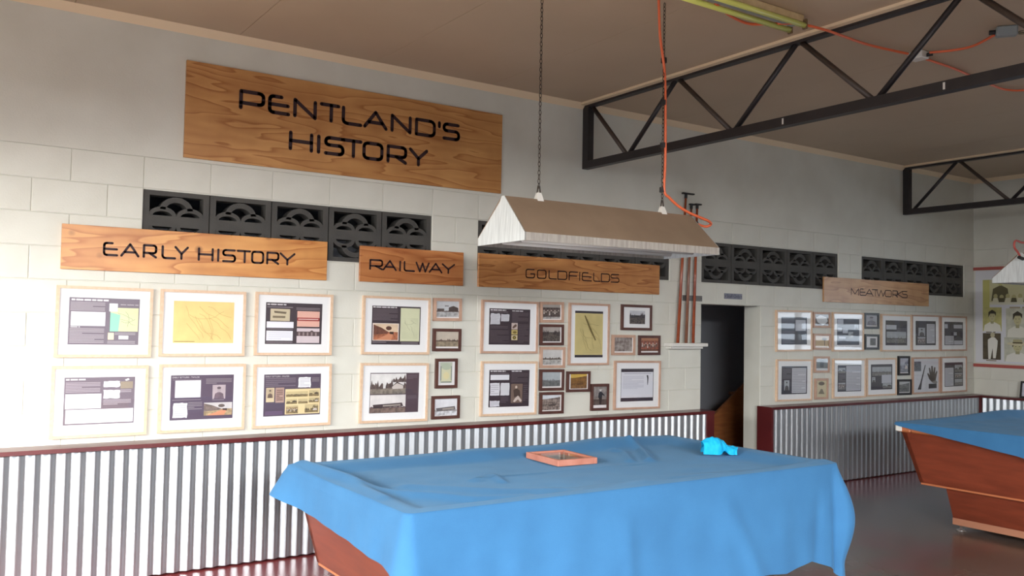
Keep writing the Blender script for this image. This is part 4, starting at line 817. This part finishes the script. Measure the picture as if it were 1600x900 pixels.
# small open box frame and turquoise cloth on the near cover
bc = [onz(u, v, .785) for u, v in ((826, 716), (876, 727), (930, 721), (876, 704))]
cx = sum(p_.x for p_ in bc)/4; cy = sum(p_.y for p_ in bc)/4
bz = max(top1(cx+a, cy+b) for a in (-.14, -.07, 0, .07, .14) for b in (-.17, -.08, 0, .08, .17))
t = thing('shadow_box', 'small reddish wooden box frame lying face up on the blue cover', 'shadow box', (cx, cy, bz+.001), rz=-.06)
W, H, h_ = .13, .165, .034; BXW = mat('pink_brown_wood', (196, 132, 112), .45, rgb2=(178, 112, 92), nscale=12)
for nm, q in (('side', (-W, -W+.018, -H, H)), ('side', (W-.018, W, -H, H)), ('side', (-W+.018, W-.018, -H, -H+.018)), ('side', (-W+.018, W-.018, H-.018, H))): MB().box(*q, 0, h_).build(nm, BXW, t, bevel=.0015)
MB().box(-W+.018, W-.018, -H+.018, H-.018, .004, .010).build('back_panel', mat('beige_backing_board', (190, 180, 164), .6), t)
MB().box(-.02, .03, -.01, .09, .0105, .0125).build('mounted_item', mat('grey_item', (120, 116, 110), .5), t)
MB().add([(-W+.018, -H+.018, h_-.006), (W-.018, -H+.018, h_-.006), (W-.018, H-.018, h_-.006), (-W+.018, H-.018, h_-.006)], [(0, 1, 2, 3)]).build('glass', GLASS, t)
g0 = onz(1119, 712, .775); N1, N2 = 40, 24; V = []; Fc = []
rx = RT.copy(); rx.z = 0; rx.normalize(); fy = Vector((-rx.y, rx.x, 0))
for i in range(N1+1):
    for j in range(N2+1):
        u, v = i/N1, j/N2
        prof = interp(u, [(0, .07), (.08, .08), (.3, .095), (.42, .10), (.6, .075), (.72, .045), (.85, .048), (1, .04)])
        A = math.pi*v
        wob = .012*noise.noise(Vector((u*5, v*5, 2)))+.007*noise.noise(Vector((u*11, v*9, 7)))
        dep = .055*(1-.35*abs(u-.4))+wob
        tuck = .035*math.exp(-((u-.62)/.09)**2)*max(0, 1-2*v)
        px = rx*((u-.42)*.205+.006*math.sin(v*9+u*4)) - fy*(math.cos(A)*dep-tuck)
        zz = max(.0, prof*math.sin(A)**.7+wob*.8*math.sin(A)+.02*math.exp(-((u-.62)/.08)**2)*(1 if v < .3 else 0))
        V.append((px.x, px.y, zz))
for i in range(N1):
    for j in range(N2): a = i*(N2+1)+j; Fc.append((a, a+1, a+N2+2, a+N2+1))
me = bpy.data.meshes.new('crumpled_cloth'); me.from_pydata(V, [], Fc); me.materials.append(TURQ); me.polygons.foreach_set('use_smooth', [True]*len(me.polygons))
gz = max(top1(g0.x+a, g0.y+b) for a in (-.08, 0, .08) for b in (-.08, 0, .08))
o = link('crumpled_cloth', me, loc=(g0.x, g0.y, gz+.009)); tag(o, 'crumpled turquoise cloth lying on the blue cover', 'cloth')
# ------------------------------------------------------------------ hanging lamps
def chain_mesh(L, pitch=.022):
    mb = MB(); n = int(L/pitch)
    for k in range(n):
        zc = k*pitch+pitch/2; pts = []
        for i in range(11):
            an = 2*math.pi*i/10; a, b = .0062*math.cos(an), (.0135)*math.sin(an)
            pts.append((a, 0, zc+b) if k % 2 else (0, a, zc+b))
        mb.tube(pts, .0021, 5, cap=False)
    return mb
LZ0, LZ1, LZ2 = 1.933, 1.972, 2.168
def lamp(x, y, rot, label, cable):
    t = thing('hanging_lamp', label, 'lamp', (x, y, LZ0), rz=rot, group='lamps over the pool tables'); hl, hw = .632, .225; e = LZ1-LZ0; r = LZ2-LZ0; th = .004
    for s in (-1, 1):
        MB().hexa([(-hl, s*hw, e), (hl, s*hw, e), (hl, s*(hw-th), e), (-hl, s*(hw-th), e), (-hl+.01, s*.012, r), (hl-.01, s*.012, r), (hl-.01, 0, r-th), (-hl+.01, 0, r-th)]).build('slope_panel', SHADE, t)
        MB().box(-hl, hl, s*hw-(th if s > 0 else 0), s*hw+(th if s < 0 else 0), 0, e).build('skirt', SHADEK, t)
        x0 = s*hl
        MB().add([(x0, -hw, 0), (x0, hw, 0), (x0, hw, e), (x0-s*.01, .012, r), (x0-s*.01, -.012, r), (x0, -hw, e), (x0-s*th, -hw, 0), (x0-s*th, hw, 0), (x0-s*th, hw, e), (x0-s*(th+.01), .012, r), (x0-s*(th+.01), -.012, r), (x0-s*th, -hw, e)],
                 [(0, 1, 2, 3, 4, 5), (11, 10, 9, 8, 7, 6), (0, 6, 7, 1), (1, 7, 8, 2), (2, 8, 9, 3), (3, 9, 10, 4), (4, 10, 11, 5), (5, 11, 6, 0)]).build('end_panel', SHADEW, t)
    MB().box(-hl+.01, hl-.01, -hw+.008, hw-.008, .03, .034).build('reflector', mat('grey_lamp_underside', (168, 170, 176), .3, metal=.4), t)
    for s in (-.09, .09): MB().tube([(-.56, s, .016), (.56, s, .016)], .013, 10).build('tube', PVCW, t, smooth=True)
    for cx_ in (-.41, .415):
        br = MB().hexa([(cx_-.022, -.03, r-.03), (cx_+.022, -.03, r-.03), (cx_+.022, .03, r-.03), (cx_-.022, .03, r-.03), (cx_-.012, -.006, r+.035), (cx_+.012, -.006, r+.035), (cx_+.012, .006, r+.035), (cx_-.012, .006, r+.035)]).build('bracket', PVCW, t)
        ch = chain_mesh(ZC-LZ0-r-.06).build('chain', CHAIN, t, smooth=True, loc=(cx_, 0, r+.06)); ch['kind'] = 'stuff'
        mb = MB()
        for s in (-1, 1): mb.tube([(cx_+s*.010, 0, r+.03), (cx_+s*.004, 0, r+.07)], .0035, 6)
        mb.build('hook', CHAIN, t, smooth=True)
    return t
def smooth_path(pts, n=8):
    P_ = [Vector(p_) for p_ in pts]; out = []
    for i in range(len(P_)-1):
        a, b, c, d = P_[max(i-1, 0)], P_[i], P_[i+1], P_[min(i+2, len(P_)-1)]
        for k in range(n): t = k/n; out.append(.5*((2*b)+(c-a)*t+(2*a-5*b+4*c-d)*t*t+(3*b-a-3*c+d)*t**3))
    return out+[P_[-1]]
L1 = (1.885, -2.09)
lamp(L1[0], L1[1], math.radians(-2), 'taupe trough lamp shade on chains over the table in front of the signs', True)
L2 = (6.72, -2.19)
lamp(L2[0], L2[1], math.radians(-2), 'taupe trough lamp shade over the table near the far corner', True)
def lamp_cable(lx, ly, m_, label):
    x = lx+.415; t = thing('lamp_cable', label, 'cable', (x, ly, LZ2))
    base = Vector((x, ly, LZ2))
    low = [ony(u, v, ly-.02+dy)-base for u, v, dy in ((1038, 297, 0), (1046, 309, 0), (1060, 322, 0), (1076, 332, 0), (1092, 339, 0), (1106, 345, .0), (1111, 350, .02), (1104, 354, .04), (1094, 352, .05), (1088, 349, .05))]
    pts = [(-.06, -.03, ZC-LZ2-.002), (-.035, -.02, .98), (.004, -.016, .80), (.014, -.016, .6), (.016, -.018, .3)]+low
    MB().tube(smooth_path(pts), .0078, 8).build('sheath', m_, t, smooth=True)
    for z in (.86, .62, .38, .13): MB().tube([(.006, -.008, z-.014), (.006, -.008, z+.014)], .0165, 8).build('tape_band', TAPE, t)
    MB().tube([low[-1]+Vector((.004, 0, 0)), low[-1]+Vector((-.028, 0, .006))], .013, 8).build('gland', TAPE, t)
lamp_cable(L1[0], L1[1], ORANGE, 'bright orange cable taped down the chain of the near lamp')
t = thing('lamp_cable', 'faded red cable looping over the far lamp shade', 'cable', (L2[0], L2[1], LZ2))
c0 = ony(1592, 401, L2[1]) - Vector((L2[0], L2[1], LZ2)); c1 = ony(1585, 386, L2[1]) - Vector((L2[0], L2[1], LZ2)); c2 = ony(1600, 379, L2[1]) - Vector((L2[0], L2[1], LZ2))
MB().tube(smooth_path([c0+Vector((.02, 0, .0)), c0+Vector((-.01, 0, .03)), c1, c1+Vector((.02, 0, .05)), c2, c2+Vector((.22, 0, .06)), (-.43, -.02, .4), (-.43, -.02, ZC-LZ2-.002)]), .0085, 8).build('sheath', REDCORD, t, smooth=True)
MB().tube([c0+Vector((.0, 0, -.004)), c0+Vector((.06, 0, -.014))], .014, 8).build('gland', TAPE, t)
# ------------------------------------------------------------------ ceiling: fluorescent batten, orange supply cable, junction box, isolator
fa = onz(1236, 38, ZC-.03); 
t = thing('fluorescent_batten', 'twin-tube fluorescent batten with yellowed tubes on the ceiling', 'light fitting', (fa.x, fa.y-.05, ZC)); L = 1.25
MB().box(-L, .0, -.045, .045, -.045, -.001).build('body', mat('cream_enamel_batten', (222, 200, 156), .4, rgb2=(196, 170, 124), nscale=14), t, bevel=.004)
MB().box(-L+.03, -.03, -.02, .02, -.060, -.046).build('channel', GREYPL, t)
for s in (-1, 1):
    MB().tube([(-L+.02, s*.052, -.066), (-.01, s*.052, -.066)], .016, 10).build('tube', TUBEY, t, smooth=True)
    for xx in (-.012, -L+.0): MB().box(xx, xx+.014, s*.052-.014, s*.052+.014, -.086, -.03).build('tube_holder', mat('aged_brass_holder', (120, 100, 70), .5), t)
def ceil_pts(l, dz=.014): return [onz(u, v, ZC-dz) for u, v in l]
def cable(pts, r, m_, label):
    P_ = smooth_path(pts); b0 = P_[0].copy(); o = MB().tube([q-b0 for q in P_], r, 7).build('ceiling_cable', m_, smooth=True, loc=b0); tag(o, label, 'cable', 'orange ceiling cables')
ra = ceil_pts([(1118, 5), (1140, 24), (1170, 37), (1205, 37), (1245, 37), (1290, 47), (1350, 68), (1395, 79), (1419, 84)], .055); ra = [q if i > 3 else q for i, q in enumerate(ra)]
for i, q in enumerate(ra): 
    k = onz([(1118, 5), (1140, 24), (1170, 37), (1205, 37), (1245, 37), (1290, 47), (1350, 68), (1395, 79), (1419, 84)][i][0], [5, 24, 37, 37, 37, 47, 68, 79, 84][i], ZC-(.055 if i < 6 else .03)); ra[i] = k
cable(ra, .008, ORANGE, 'orange cable running from the fluorescent batten to the junction box')
cable(ceil_pts([(1452, 82), (1485, 79), (1520, 72), (1555, 54)], .03), .008, ORANGE, 'orange cable curving from the junction box to the grey isolator')
cable(ceil_pts([(1446, 92), (1490, 107), (1520, 120), (1560, 137), (1580, 141), (1600, 141), (1640, 138)], .02), .008, ORANGE, 'orange cable sagging from the junction box behind the truss')
jb = onz(1435, 86, ZC-.02); t = thing('junction_box', 'small white junction box on the ceiling beyond the near truss', 'junction box', (jb.x, jb.y, ZC))
MB().box(-.045, .045, -.05, .05, -.05, -.001).build('box', PVCW, t, bevel=.005)
for a, b in (((-.07, .0, -.03), (-.046, 0, -.03)), ((.01, -.052, -.03), (.02, -.085, -.03)), ((.046, -.01, -.025), (.075, -.02, -.025))): MB().tube([a, b], .012, 8).build('gland', TAPE, t)
ib = onz(1572, 49, ZC-.03); t = thing('isolator_switch', 'grey ceiling isolator with round ring pull at the end of the orange cable', 'switch', (ib.x, ib.y, ZC))
dirv = (onz(1590, 50, ZC)-onz(1555, 53, ZC)).normalized(); an = math.atan2(dirv.y, dirv.x); t.rotation_euler = (0, 0, an)
MB().box(-.055, .06, -.03, .03, -.06, -.001).build('body', GREYPL, t, bevel=.008)
MB().tube([(.085+.022*math.cos(q*math.pi/8), .022*math.sin(q*math.pi/8), -.045) for q in range(17)], .006, 6, cap=False).build('ring', mat('brassy_ring', (130, 120, 96), .4, metal=.5), t, smooth=True)
MB().tube([(-.09, 0, -.03), (-.056, 0, -.03)], .014, 8).build('gland', TAPE, t)
